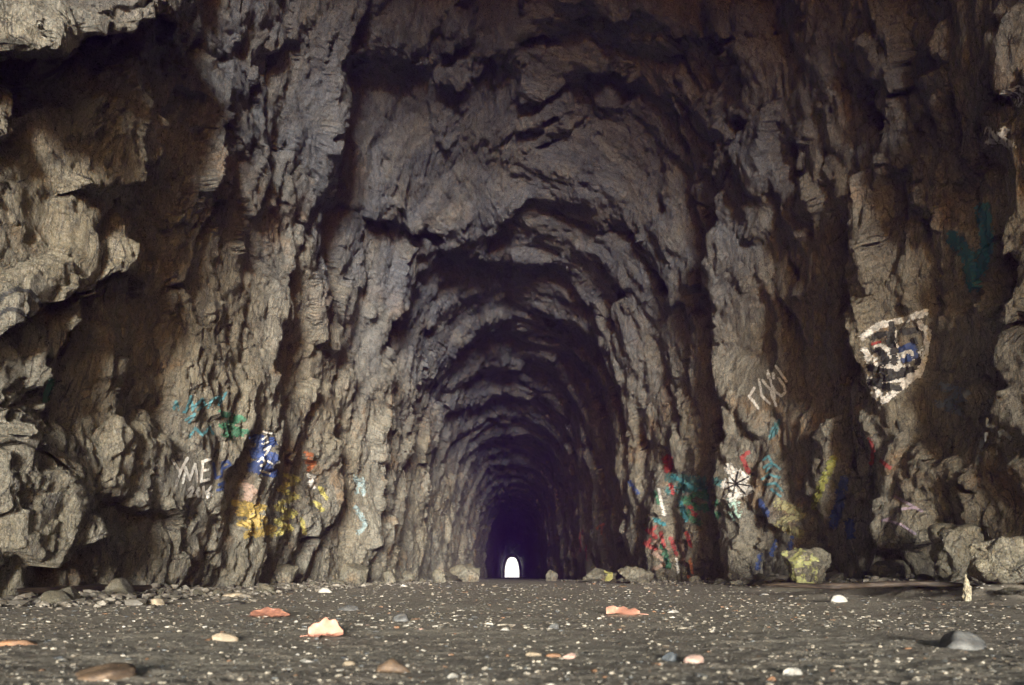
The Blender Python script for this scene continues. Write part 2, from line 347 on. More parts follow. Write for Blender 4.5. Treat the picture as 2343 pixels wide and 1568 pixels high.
def relief(P, arc):
    """inward displacement (m) of the vault point P"""
    X, Y, Z = P[..., 0], P[..., 1], P[..., 2]
    q = Y - .45 * Z + .12 * X                            # across the bedding, which dips towards the mouth
    Yc = np.maximum(Y, 2.5)
    U = CX + F * X / Yc; V = CY - F * (Z - CAM_H) / Yc
    sc = np.clip(6 / Yc, .25, 1.2)
    n1 = pn(X * 1.1, Y * .8, Z * 1.1, 11); n2 = pn(X * 1.1, Y * .8, Z * 1.1, 12)
    n3 = pn(X * 4, Y * 2.5, Z * 4, 13); n4 = pn(X * 4, Y * 2.5, Z * 4, 14)
    e, cv = traced(U, V, sc * (16 * n1 + 9 * n3), sc * (16 * n2 + 9 * n4), 2.2 * F * np.maximum(np.abs(X), Z) / Yc ** 2)
    near = 1 - sstep(Y, 13.5, 17)
    A0 = .40
    # rings of the tunnel: each blasting round ends in a proud rim
    wq = q + .55 * pn(X * .5, Y * .35, Z * .5, 20) + .22 * n1
    def saw(t, seed, hard=3.0):
        k = np.floor(t); fr = t - k
        amp = .45 + .55 * (hsh(k.astype(np.int32), 0 * k.astype(np.int32), np.int32(1) + 0 * k.astype(np.int32), seed) & np.uint32(255)).astype(f32) / 255
        return np.where(fr < .84, amp * (fr / .84) ** hard, amp * (1 - sstep(fr, .84, 1)))
    patch = sstep(pn(X * .8, Y * .6, Z * .8, 21), -.45, .25)
    ring = .40 * saw(wq / 2.9 + .3, 31) * (1 - near) + near * .22 * saw(wq / 1.15, 32) * patch
    small = .08 * saw((wq + .05 * n3) / .72, 33) * (.5 + .5 * patch)
    return np.maximum(np.minimum(e, .95), ring) - A0 - cv * .8 + small * .6
def bedding(P, k):
    X, Y, Z = P[..., 0], P[..., 1], P[..., 2]
    n1 = pn(X * 1.6, Y * 1.6, Z * 1.6, 111); n2 = pn(X * 1.6, Y * 1.6, Z * 1.6, 112); n3 = pn(X * 8, Y * 8, Z * 8, 113)
    w_ = np.where(X < 0, np.interp(Y, TY, TL), np.interp(Y, TY, TR)); H = np.interp(Y, TY, TH)
    ax, az = X / w_, np.maximum(Z, .0) / H
    f = np.cbrt(np.abs(ax) ** 3 + az ** 3) + 1e-4
    ph = np.arctan2(az, ax)
    rho = (f - 1) * (w_ * np.cos(ph) ** 2 + H * np.sin(ph) ** 2)      # how deep into the rock, seen across the vault
    th = 5.7 * ph + 1.15 * np.sin(2 * ph)                             # along the arc
    side = np.where(X < 0, 1, .25) * np.clip(np.abs(X) / 3, 0, 1)
    q = .72 * Y - .80 * rho - .22 * Z * side + .10 * n1 + k * n3; b = th + .3 * Y * side + .16 * n2 + k * n3; c = .7 * Y + .7 * rho + .10 * (n1 - n2)
    return q, b, c
def cells(a, b, c, seed):
    """which jittered cell each point lies in, and how far it is from the cell's edge"""
    shp = a.shape; a, b, c = (v.ravel().astype(f32) for v in (a, b, c))
    ia, ib, ic = (np.floor(v).astype(np.int32) for v in (a, b, c))
    best = np.full(a.shape, 9, f32); sec = best.copy(); ids = np.zeros(a.shape, np.uint32); K = f32(1 / 1023)
    for da in (-1, 0, 1):
        for db in (-1, 0, 1):
            for dc in (-1, 0, 1):
                h = hsh(ia + da, ib + db, ic + dc, seed)
                ea = a - ia - da - (h & np.uint32(1023)).astype(f32) * K
                eb = b - ib - db - ((h >> np.uint32(10)) & np.uint32(1023)).astype(f32) * K
                ec = c - ic - dc - ((h >> np.uint32(20)) & np.uint32(1023)).astype(f32) * K
                d = ea * ea + eb * eb + ec * ec
                new = d < best
                sec = np.where(new, best, np.minimum(sec, d)); ids = np.where(new, h, ids); best = np.where(new, d, best)
    return ids.reshape(shp), (np.sqrt(sec) - np.sqrt(best)).reshape(shp)
def cleave(Q, size, seed, strength, limit, tilt, step, edge=.05, groove=.0, blur=4):
    """break the surface into plane faces: the points of each cell are pressed on to one tilted plane"""
    q, b, c = bedding(Q, .012)
    ids, ed = cells(q / size[0], b / size[1], c / size[2], seed)
    N = normals(Q, blur)
    _, inv = np.unique(ids.ravel(), return_inverse=True); m = inv.max() + 1
    cnt = np.bincount(inv, minlength=m).astype(f32)
    mean = lambda V: np.stack([np.bincount(inv, V[..., i].ravel(), m) / cnt for i in range(3)], -1)
    C, M = mean(Q), mean(N); M /= np.linalg.norm(M, axis=1, keepdims=True) + 1e-6
    r = np.random.default_rng(seed)
    M = M + r.normal(size=M.shape) * tilt; M /= np.linalg.norm(M, axis=1, keepdims=True)
    off = r.normal(size=m) * step
    Mi = M[inv].reshape(Q.shape)
    d = ((Q - C[inv].reshape(Q.shape)) * Mi).sum(-1)
    w_ = sstep(ed, 0, edge)
    mv = np.clip(-d * strength, -limit, limit) + off[inv].reshape(d.shape)
    return Q + Mi * (mv * w_ - groove * (1 - w_))[..., None]
def shingle(q, b, c, t, hi, sd):                         # scales of rock: rise, then a sharp broken edge
    k = np.floor(t); fr = t - k
    a = np.clip(pn(b * hi, c * hi, k * 1.7, sd) * 1.5 + .45, 0, 1)
    return a * np.where(fr < .80, (fr / .80) ** 1.5, 1 - sstep(fr, .80, 1))
def detail_a(P):
    q, b, c = bedding(P, .012)
    return .045 * shingle(q, b, c, q / .34 + .9 * pn(b * .7, c * .7, q * .5, 53) + .3 * pn(b * 3, c * 3, q * 2, 54), .9, 55)
def detail_b(P):
    """small plates, cracks and foliation"""
    X, Y, Z = P[..., 0], P[..., 1], P[..., 2]
    q, b, c = bedding(P, .02)
    d = .016 * shingle(q, b, c, q / .115 + 1.0 * pn(b * 2, c * 2, q * 1.6, 56) + .35 * pn(b * 8, c * 8, q * 5, 57), 2.6, 58)
    d -= .030 * np.exp(-np.abs(pn(q * 1.3, b * .6, c * .6, 59)) * 30) + .006 * np.exp(-np.abs(pn(q * 4.5, b * 2.6, c * 2.6, 62)) * 18)
    return d + .012 * fbm(X * 7, Y * 7, Z * 7, 3, 61)

def grid_quads(nr, nc):
    i = np.arange(nr * nc, dtype=np.int32).reshape(nr, nc)
    return np.stack([i[:-1, :-1], i[:-1, 1:], i[1:, 1:], i[1:, :-1]], -1)
def geo(a, b, k):
    n = int(math.log(b / a) / k) + 1
    return a * (b / a) ** (np.arange(n + 1) / n)
def resample(Q, axis, blend=.75):
    """spread the rows (or columns) evenly over the displaced surface, as large as it is from where one stands"""
    Q = np.moveaxis(Q, axis, 0); out = np.empty_like(Q)
    mid = .5 * (Q[1:] + Q[:-1]); dist = np.maximum(np.sqrt((mid ** 2).sum(-1)), 3.0)
    L = np.linalg.norm(np.diff(Q, axis=0), axis=-1) / dist
    n, mcol = Q.shape[:2]; idx = np.arange(n); T = np.empty((n, mcol), f32)
    for j in range(mcol):
        c = np.concatenate([[0], np.cumsum(L[:, j] * blend / L[:, j].sum() + (1 - blend) / (n - 1))])
        T[:, j] = np.interp(np.linspace(0, c[-1], n), c, idx)
    for wb_ in (31, 21, 11):                              # neighbours must keep step, or the faces shear into wrinkles
        pad = np.concatenate([np.repeat(T[:, :1], wb_ // 2 + 1, 1), T, np.repeat(T[:, -1:], wb_ // 2, 1)], 1).cumsum(1, dtype=np.float64)
        T = ((pad[:, wb_:] - pad[:, :-wb_]) / wb_).astype(f32)
    T = np.clip(T, 0, n - 1)
    i = np.minimum(T.astype(int), n - 2); f = (T - i)[..., None]; jj = np.arange(mcol)[None]
    out[:] = Q[i, jj] * (1 - f) + Q[i + 1, jj] * f
    return np.moveaxis(out, 0, axis)
def normals(Q, blur=2):
    du = np.gradient(Q, axis=0); dv = np.gradient(Q, axis=1)
    N = np.cross(du, dv); N /= np.linalg.norm(N, axis=-1, keepdims=True) + 1e-9
    for _ in range(blur):
        for ax in (0, 1):
            A = np.roll(N, 1, ax); B = np.roll(N, -1, ax)
            if ax == 0: A[0] = N[0]; B[-1] = N[-1]
            else: A[:, 0] = N[:, 0]; B[:, -1] = N[:, -1]
            N = N + A + B
        N /= np.linalg.norm(N, axis=-1, keepdims=True) + 1e-9
    return N
ROWS = np.concatenate([np.linspace(-2.5, 3.3, 50)[:-1], geo(3.3, 14.4, .0029)[:-1], geo(14.4, 60, .0052)[:-1], geo(60, 195, .022)])
NTH = 1190
P0, arc0 = base_grid(ROWS, NTH)
Q = P0 + normals(P0, 0) * relief(P0, arc0)[..., None]
a_, b_ = int(np.searchsorted(ROWS, 3.3)), int(np.searchsorted(ROWS, 60))
Q[a_:b_] = resample(Q[a_:b_], 0)
Q = resample(Q, 1, .6)
Q[a_:b_] = resample(Q[a_:b_], 0, .5)
Q = cleave(Q, (.75, 1.5, 1.2), 401, .85, .18, .17, .045, .035, .03, 6)
Q[a_:b_] = resample(Q[a_:b_], 0, .5)
Q = Q + normals(Q, 4) * detail_a(Q)[..., None]
Q = cleave(Q, (.26, .55, .42), 402, .85, .08, .19, .014, .05, .016, 3)
Q[a_:b_] = resample(Q[a_:b_], 0, .5)
Q = Q + normals(Q, 2) * detail_b(Q)[..., None]
Q = cleave(Q, (.09, .18, .15), 403, .85, .03, .26, .007, .06, .006, 2).astype(f32)
# two smooth slabs of the wall, where the white lettering is
def blurred(A, k, n=3):
    for _ in range(n):
        for ax in (0, 1):
            A = np.moveaxis(A, ax, 0); p = np.concatenate([np.repeat(A[:1], k // 2 + 1, 0), A, np.repeat(A[-1:], k // 2, 0)]).cumsum(0, dtype=np.float64)
            A = np.moveaxis(((p[k:] - p[:-k]) / k).astype(f32), 0, ax)
    return A
Ys_ = np.maximum(Q[..., 1], .5); us_ = CX + F * Q[..., 0] / Ys_; vs_ = CY - F * (Q[..., 2] - CAM_H) / Ys_
mk = np.zeros(us_.shape, f32)
for u0, v0, ru, rv in ((440, 1094, 78, 62), (1762, 882, 72, 60)):
    mk = np.maximum(mk, 1 - sstep(np.sqrt(((us_ - u0) / ru) ** 2 + ((vs_ - v0) / rv) ** 2), .6, 1.25))
mk = blurred(mk, 7, 1)[..., None]
Q = Q + (blurred(Q, 17) - Q) * mk * .82
BED = np.stack(bedding(Q, .03), -1).astype(f32)
high_tone = sstep(Q[..., 2] + .8 * pn(Q[..., 0] * .7, Q[..., 1] * .7, Q[..., 2] * .7, 80), 3.2, 6.4)  # upper rock coloured darker and bluer with height
def piece(name, r0, r1, c0, c1):
    q = Q[r0:r1, c0:c1]
    gq = grid_quads(*q.shape[:2]).reshape(-1, 4)
    me = np_mesh(name, q.reshape(-1, 3), np.concatenate([gq[:, [0, 1, 2]], gq[:, [0, 2, 3]]]))
    attr(me, 'high_tone', high_tone[r0:r1, c0:c1])
    at = me.attributes.new('bedding', 'FLOAT_VECTOR', 'POINT'); at.data.foreach_set('vector', np.ascontiguousarray(BED[r0:r1, c0:c1]).ravel())
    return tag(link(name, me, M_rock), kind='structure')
cL, cR = int(NTH * .37), int(NTH * .63); rT = int(np.searchsorted(ROWS, 14.6))
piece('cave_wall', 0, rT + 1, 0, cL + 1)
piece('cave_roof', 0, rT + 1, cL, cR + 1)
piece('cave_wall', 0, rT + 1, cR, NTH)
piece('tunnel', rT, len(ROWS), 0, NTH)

# ------------------------------------------------------------------ ground
def ground_z(x, y):
    x = np.asarray(x, f32); y = np.asarray(y, f32); o = 0 * x
    far = np.clip(3 / np.maximum(y, .3), .15, 1)
    edge = np.clip((np.abs(x) - 2.3) / 1.6, 0, 1.3)
    return .06 * sstep(y, 6, 16) + .012 * pn(x * 1.3, y * .9, o, 90) + (.006 * pn(x * 6, y * 6, o, 91) + .006 * pn(x * 19, y * 19, o, 92) + .005 * pn(x * 55, y * 55, o, 94)) * far + .085 * edge * edge * (1 + 1.5 * pn(x * 1.6, y * 1.2, o, 93) + .5 * pn(x * 5, y * 5, o, 97)) - .006
k = NT('gravel_ground')
col = k.mix(k.ramp(k.noise(1.5, 5), .35, .65), (.24, .207, .170), (.33, .295, .24))
col = k.mix(k.ramp(k.noise(130, 4, .7), .57, .66), col, (.62, .57, .49))
col = k.mix(k.ramp(k.noise(60, 6, .75), .52, .66), col, (.10, .088, .074))
col = k.mix(k.ramp(k.noise(45, 4, .6), .62, .72), col, (.24, .20, .155))
M_ground = k.out(col, k.ramp(k.noise(70, 3), .4, .6, .45, .85), k.bump(k.noise(90, 6, .7), .012, .9, k.bump(k.noise(22, 5, .65), .03, .7)))
k = NT('pale_bounce_ground'); M_outer = k.out(k.mix(k.noise(.4, 5), (.30, .28, .24), (.42, .39, .34)), .9)  # unseen outer ground, coloured pale to bounce light up into the cave
gy = np.concatenate([np.linspace(-6, .7, 30)[:-1], geo(.7, 20, .0095)[:-1], geo(20, 258, .05)])
gx = np.linspace(-1, 1, 300); gx = np.sign(gx) * (np.abs(gx) * 3.2 + np.abs(gx) ** 6 * 3.0)
GX, GY = np.meshgrid(gx, gy)
GZ = ground_z(GX, GY)
me = np_mesh('ground', np.stack([GX, GY, GZ], -1).reshape(-1, 3), grid_quads(*GX.shape).reshape(-1, 4)[:, ::-1])
tag(link('ground', me, M_ground), kind='structure')
hx, hy = np.meshgrid(np.linspace(-65, 65, 90), np.linspace(0, 1, 40))
hz_ = 11 * sstep(hy, 0, 1) * (1 + .25 * pn(hx * .05, hy * 2, 0 * hx, 95)) * sstep(65 - np.abs(hx), 0, 30) - .3
me = np_mesh('exit_reflector', np.stack([hx, 262 + hy * 14 + 1.5 * pn(hx * .1, hy * 4, 0 * hx, 96), hz_], -1).reshape(-1, 3), grid_quads(40, 90).reshape(-1, 4))  # added pale bank beyond the exit, bounces sun to whiten the opening
k = NT('reflector_pale'); tag(link('exit_reflector', me, k.out(k.mix(k.noise(.2, 5), (.62, .61, .58), (.74, .73, .70)), .95)), kind='structure')
s = 70
me = np_mesh('outer_ground', np.array([(-s, -12, -.12), (s, -12, -.12), (s, 285, -.12), (-s, 285, -.12)]), np.array([[0, 1, 2, 3]]))
tag(link('terrain', me, M_outer), kind='structure')

# ------------------------------------------------------------------ rocks standing apart from the walls
def gz(x, y): return float(ground_z(np.array([x]), np.array([y]))[0])
def ground_at(u, v):
    """point of the floor seen at (u, v)"""
    z = 0.0
    for _ in range(12):
        Y = F * (CAM_H - z) / max(v - CY, 3); Y = min(Y, 60); X = (u - CX) * Y / F; z = gz(X, Y)
    return X, Y, z
import bmesh
def rock_mesh(name, sx, sy, sz, seed, sub=4, cuts=16, rough=.05, flat_base=True, hi=.86):
    r = np.random.default_rng(seed)
    bm = bmesh.new(); bmesh.ops.create_icosphere(bm, subdivisions=sub, radius=1)
    me = bpy.data.meshes.new(name); bm.to_mesh(me); bm.free()
    n = len(me.vertices); co = np.zeros(n * 3, f32); me.vertices.foreach_get('co', co); co = co.reshape(-1, 3)
    d0 = co.copy()
    co = co * 1.12
    for _ in range(cuts):
        v = r.normal(size=3); v /= np.linalg.norm(v); d = r.uniform(.55, hi)
        co -= np.maximum(co @ v - d, 0)[:, None] * v
    o = seed * 3.7
    co *= np.array([sx, sy, sz], f32)
    m = max(sx, sy, sz)
    p = co / m
    nn = fbm(p[:, 0] * 2 + o, p[:, 1] * 2, p[:, 2] * 2, 3, 200) * rough * 1.3
    if sub > 3:
        f, c = facets3(p[:, 0] * 2.2 + o + p[:, 2], p[:, 1] * 2.2, p[:, 2] * 3.6 - p[:, 0] * 1.6, 210 + seed)
        g, e = facets3(p[:, 0] * 6 + o + 2 * p[:, 2], p[:, 1] * 6, p[:, 2] * 10 - p[:, 0] * 4, 230 + seed)
        nn = nn + rough * (.5 * f * sstep(c, 0, .1) + .22 * g * sstep(e, 0, .12)) - rough * .25 * (1 - sstep(c, 0, .08))
    co = co + d0 * (nn * m)[:, None]
    if flat_base: co[:, 2] -= co[:, 2].min() * .82
    me.vertices.foreach_set('co', co.astype(f32).ravel()); me.update()
    me.polygons.foreach_set('use_smooth', np.ones(len(me.polygons), bool))
    return me
def boulder(u, Y, top, width, depth, seed, label, mat=None, base=None, rz=0.0, cat='boulder', name='boulder', sub=None, rough=.075, hi=.76, group=None):
    """u: where it stands across the picture, Y: how far in; top: its height (picture), width in picture units, depth in m"""
    sub = sub or (5 if width > 90 else 4)
    X = (u - CX) * Y / F; z0 = gz(X, Y) - .02 if base is None else base
    hgt = CAM_H + (CY - top) * Y / F - z0; sx = width * Y / F / 2
    o = link(name, rock_mesh(name, sx, depth / 2, hgt / 1.75, seed, sub, 22, rough, hi=hi), mat or M_boulder)
    o.location = (X, Y, z0); o.rotation_euler = (0, 0, rz)
    return tag(o, label, cat, group)
boulder(2312, 5.5, 1195, 150, .9, 3, 'big pale sunlit boulder at the foot of the right wall by the picture edge', M_pale, rz=.3)
boulder(2190, 6.9, 1140, 125, .6, 4, 'upright olive grey boulder behind the pale sunlit boulder on the right', rz=.2)
boulder(2115, 6.4, 1333, 62, .3, 5, 'small rounded grey stone beside the upright white stone on the right', M_boulder, sub=4)
boulder(2322, 5.0, 1343, 80, .4, 6, 'dark blocky rock in front of the pale sunlit boulder', M_boulder, sub=4)
yb = boulder(1848, 8.9, 1222, 125, .6, 8, 'pointed boulder splashed with yellow paint against the right wall', M_boulder)
boulder(2046, 8.2, 1275, 95, .5, 9, 'low brown boulder between the yellow painted boulder and the rounded grey stone', M_boulder)
boulder(1697, 10.6, 1325, 60, .4, 10, 'low rounded rock in the dark hollow under the right wall column', M_boulder, sub=4)
lr = boulder(1371, 18.5, 1291, 100, .9, 11, 'long grey rock with a yellow paint spot on the right side of the tunnel mouth', M_boulder)
boulder(1458, 14.6, 1299, 95, .8, 12, 'grey wedge rock sloping to the floor right of the tunnel mouth', M_boulder)
boulder(1262, 24, 1297, 36, .8, 13, 'small dark rock deep inside the tunnel on the right', M_boulder, sub=4)
boulder(1070, 21, 1277, 80, 1.0, 14, 'wide rough rock deep inside the tunnel on the left', M_boulder)
boulder(1003, 17.8, 1302, 44, .5, 15, 'squarish grey rock at the left side of the tunnel mouth', M_boulder, sub=4)
boulder(934, 17, 1299, 46, .5, 16, 'pyramid shaped rock left of the squarish grey rock', M_boulder, sub=4)
boulder(893, 14.5, 1303, 44, .5, 17, 'low grey rock at the foot of the left tunnel pier', M_boulder, sub=4)
boulder(800, 13.6, 1262, 110, .8, 18, 'smooth dark boulder in the niche at the foot of the left wall', M_boulder, rough=.03)
boulder(650, 10.6, 1282, 84, .6, 19, 'dark grey boulder right of the bright broken block at the left wall', M_boulder)
boulder(565, 9.75, 1262, 100, .6, 20, 'broken pointed block at the foot of the left wall below yellow paint', M_boulder)
boulder(2212, 5.0, 1300, 28, .07, 21, 'narrow white stone standing upright beside the pale sunlit boulder', rock_material('white_rock', (1, .97, .92), False, 4.6), hi=.62, cat='stone', name='stone', sub=4)

r = random.Random(3); rub = [rock_mesh('rock', .5, .42, .34, 700 + i, 3, 14, .09, False, hi=.8) for i in range(8)]
for m in rub: m.materials.append(M_boulder)
for i in range(130):
    Y = 4.6 * (30 / 5) ** r.random(); sd_ = r.choice((-1, 1))
    X = sd_ * (np.interp(Y, TY, TL if sd_ < 0 else TR) - abs(r.gauss(-.12, .22)))
    w_ = .07 + .26 * r.random() ** 2.5
    o = link('rock', r.choice(rub)); o.scale = (w_, w_ * r.uniform(.7, 1.1), w_ * r.uniform(.7, 1.2)); o.location = (X, Y, gz(X, Y) + w_ * .12)
    o.rotation_euler = (r.uniform(-.5, .5), r.uniform(-.5, .5), r.uniform(0, 6.28))
    tag(o, 'angular lump of rock among the rubble along the foot of the cave walls', 'rock', 'rubble along the foot of the walls', 'thing')
# ------------------------------------------------------------------ timbers
k = NT('wet_wood')
mpw = k.n('ShaderNodeMapping'); k.t.links.new(k.tc, mpw.inputs[0]); mpw.inputs['Scale'].default_value = (1.2, 22, 22)
wn = k.noise(2.5, 6, .65, mpw.outputs[0])
M_wood = k.out(k.mix(k.ramp(wn, .35, .7), (.018, .013, .010), (.085, .060, .042)), .5, k.bump(wn, .012, .9))
def timber(u0, Y0, u1, Y1, wd, th, seed, label, bend=.02, cat='plank', name='plank'):
    X0, X1 = (u0 - CX) * Y0 / F, (u1 - CX) * Y1 / F
    L = math.hypot(X1 - X0, Y1 - Y0); n, m = 90, 16
    t = np.linspace(-.5, .5, n)[:, None] * np.ones((1, m)); a = np.linspace(0, 2 * math.pi, m, endpoint=False)[None, :] * np.ones((n, 1))
    tp = (1 - np.abs(t * 2) ** 6 * .7)
    cy = np.sign(np.cos(a)) * np.abs(np.cos(a)) ** .4 * wd / 2 * tp; cz = np.sign(np.sin(a)) * np.abs(np.sin(a)) ** .5 * th / 2 * tp
    x = t * L; o = 0 * x
    cy = cy * (1 + .35 * pn(x * 3, a * 0 + seed, o, 300) + .1 * pn(x * 14, np.cos(a) * 2, np.sin(a) * 2, 301)) + bend * 3 * pn(x * .8, o + seed, o, 302)
    cz = cz * (1 + .35 * pn(x * 3, o + seed, o + 4, 303) + .12 * pn(x * 14, np.cos(a) * 2, np.sin(a) * 2, 304)) + bend * pn(x * 1.1, o + seed, o, 305)
    co = np.stack([x, cy, cz], -1).reshape(-1, 3)
    i = np.arange(n * m).reshape(n, m); q = np.stack([i[:-1], np.roll(i, -1, 1)[:-1], np.roll(i, -1, 1)[1:], i[1:]], -1).reshape(-1, 4)
    me = np_mesh(name, co, q)
    ob = link(name, me, M_wood); xm, ym = (X0 + X1) / 2, (Y0 + Y1) / 2
    ob.location = (xm, ym, max(gz(X0, Y0), gz(xm, ym), gz(X1, Y1)) + th * .3); ob.rotation_euler = (0, 0, math.atan2(Y1 - Y0, X1 - X0))
    return tag(ob, label, cat)
timber(1745, 6.9, 2240, 5.9, .16, .055, 1, 'long dark wet plank lying on the gravel along the right wall', .03)
timber(30, 5.0, 390, 7.4, .14, .07, 2, 'dark rotten beam lying along the foot of the left wall', .03, 'beam', 'beam')

# ------------------------------------------------------------------ far portal
def arch(w_, h_, n=40, p=2 / 2.6):
    ph = np.linspace(math.pi, 0, n); c, s_ = np.cos(ph), np.sin(ph)
    return np.stack([np.sign(c) * np.abs(c) ** p * w_, np.abs(s_) ** p * h_], -1)
k = NT('portal_masonry'); M_portal = k.out(k.mix(k.noise(3, 5), (.34, .29, .25), (.48, .42, .38)), .85, k.bump(k.noise(5, 6), .05))
po = bpy.data.objects.new('tunnel_portal', None); COL.objects.link(po); po.location = (0, 188, .04)
tag(po, 'small bright arched portal at the far end of the tunnel', 'portal')
inn, outr = arch(2.05, 5.75), arch(2.75, 6.8)
nst = 13; ed = np.linspace(0, 39, nst + 1).astype(int)
for j in range(nst):                                     # the ring of arch stones
    a0, a1 = ed[j], ed[j + 1]; pr = .05 * (j % 2)
    ring = np.concatenate([inn[a0:a1 + 1], outr[a0:a1 + 1][::-1]]); n = len(ring); kx = (ring - ring.mean(0)) * .985 + ring.mean(0)
    co = np.concatenate([np.c_[kx[:, 0], np.full(n, -.4 - pr), kx[:, 1]], np.c_[kx[:, 0], np.full(n, 6.0), kx[:, 1]]])
    bm = bmesh.new(); vs = [bm.verts.new(v) for v in co]
    h = n // 2
    for b0 in (0, n):
        for t in range(h - 1): bm.faces.new([vs[b0 + t], vs[b0 + t + 1], vs[b0 + n - 2 - t], vs[b0 + n - 1 - t]])
    for t in range(n): bm.faces.new([vs[t], vs[(t + 1) % n], vs[n + (t + 1) % n], vs[n + t]])
    bmesh.ops.recalc_face_normals(bm, faces=bm.faces); me = bpy.data.meshes.new('arch_stone'); bm.to_mesh(me); bm.free()
    link('arch_stone', me, M_portal, po)

# ------------------------------------------------------------------ gravel and stones
ICO = np.zeros((12, 3), f32); g_ = (1 + 5 ** .5) / 2
ICO[:] = [(-1, g_, 0), (1, g_, 0), (-1, -g_, 0), (1, -g_, 0), (0, -1, g_), (0, 1, g_), (0, -1, -g_), (0, 1, -g_), (g_, 0, -1), (g_, 0, 1), (-g_, 0, -1), (-g_, 0, 1)]
ICO /= np.linalg.norm(ICO[0])
IF = np.array([(0, 11, 5), (0, 5, 1), (0, 1, 7), (0, 7, 10), (0, 10, 11), (1, 5, 9), (5, 11, 4), (11, 10, 2), (10, 7, 6), (7, 1, 8), (3, 9, 4), (3, 4, 2), (3, 2, 6), (3, 6, 8), (3, 8, 9), (4, 9, 5), (2, 4, 11), (6, 2, 10), (8, 6, 7), (9, 8, 1)], np.int32)
def pebble_material(name, ramp, rough=(.3, .7)):
    k = NT(name)
    g = k.n('ShaderNodeNewGeometry'); cr = k.n('ShaderNodeValToRGB'); k.t.links.new(g.outputs['Random Per Island'], cr.inputs[0])
    el = cr.color_ramp.elements; cr.color_ramp.interpolation = 'CONSTANT'
    while len(el) < len(ramp): el.new(.5)
    for e, (p, c) in zip(el, ramp): e.position = p; e.color = (*c, 1)
    col = k.mix(k.ramp(k.noise(80, 4), .35, .7), cr.outputs[0], (.10, .09, .075)); col = k.mix(.35, cr.outputs[0], col)
    return k.out(col, k.ramp(k.noise(60, 3), .35, .65, *rough), k.bump(k.noise(150, 4), .004, .5))
M_gravel = pebble_material('gravel_stones', [(0, (.085, .075, .062)), (.30, (.14, .123, .10)), (.40, (.24, .21, .17)), (.56, (.42, .38, .31)), (.76, (.13, .14, .145)), (.86, (.54, .50, .43)), (.96, (.25, .14, .08)), (.985, (.62, .60, .56))])
def scatter(n, ymin, ymax, smin, smax, seed, flat=.55):
    r = np.random.default_rng(seed)
    t = r.uniform(size=n); y = 1 / (1 / ymin + t * (1 / ymax - 1 / ymin))            # thinner with distance
    wl = np.minimum(.86 * y + .2, np.interp(y, TY, TL) + .15); wr = np.minimum(.86 * y + .2, np.interp(y, TY, TR) + .15)
    x = -wl + r.uniform(size=n) * (wl + wr)
    sz = smin * (smax / smin) ** (r.uniform(size=n) ** 2.2) * (.6 + .1 * np.minimum(y, 12))
    z = ground_z(x, y) + sz * flat * .12
    V = ICO[None] * (1 + r.uniform(-.3, .3, (n, 12, 1))) * sz[:, None, None] * .5
    V = V * np.stack([r.uniform(.9, 1.7, n), r.uniform(.7, 1.1, n), r.uniform(.35, .9, n) * flat * 1.4], -1)[:, None]
    a = r.uniform(0, 6.28, n); c, s_ = np.cos(a)[:, None], np.sin(a)[:, None]
    X = V[..., 0] * c - V[..., 1] * s_ + x[:, None]; Y = V[..., 0] * s_ + V[..., 1] * c + y[:, None]; Z = V[..., 2] + z[:, None]
    return np.stack([X, Y, Z], -1).reshape(-1, 3), (IF[None] + 12 * np.arange(n)[:, None, None]).reshape(-1, 3)
co, fc = scatter(17500, 1.0, 15, .003, .020, 5)
tag(link('gravel', np_mesh('gravel', co, fc, False), M_gravel), kind='stuff')
co, fc = scatter(6500, 2.6, 15, .008, .032, 6, .40)
tag(link('gravel', np_mesh('gravel', co, fc, False), M_gravel), kind='stuff')
def banked(n, seed):                                     # chips banked up along the foot of both walls
    r = np.random.default_rng(seed); y = 4.2 * (34 / 4.2) ** r.uniform(size=n); sd_ = np.where(r.uniform(size=n) < .5, -1, 1)
    x = sd_ * (np.where(sd_ < 0, np.interp(y, TY, TL), np.interp(y, TY, TR)) + .25 - np.abs(r.normal(0, .42, n))); sz = .02 + .07 * r.uniform(size=n) ** 2.5
    z = ground_z(x, y) + sz * .15
    V = ICO[None] * (1 + r.uniform(-.35, .35, (n, 12, 1))) * sz[:, None, None] * .6 * np.stack([r.uniform(.8, 1.6, n), r.uniform(.7, 1.1, n), r.uniform(.4, .9, n)], -1)[:, None]
    a = r.uniform(0, 6.28, n); c, s_ = np.cos(a)[:, None], np.sin(a)[:, None]
    return np.stack([V[..., 0] * c - V[..., 1] * s_ + x[:, None], V[..., 0] * s_ + V[..., 1] * c + y[:, None], V[..., 2] + z[:, None]], -1).reshape(-1, 3), (IF[None] + 12 * np.arange(n)[:, None, None]).reshape(-1, 3)
M_chips = pebble_material('rock_chips', [(0, (.10, .09, .075)), (.35, (.16, .14, .115)), (.65, (.22, .195, .16)), (.88, (.34, .31, .26))])
co, fc = banked(5200, 8)
tag(link('rock_debris', np_mesh('rock_debris', co, fc, False), M_chips), kind='stuff')

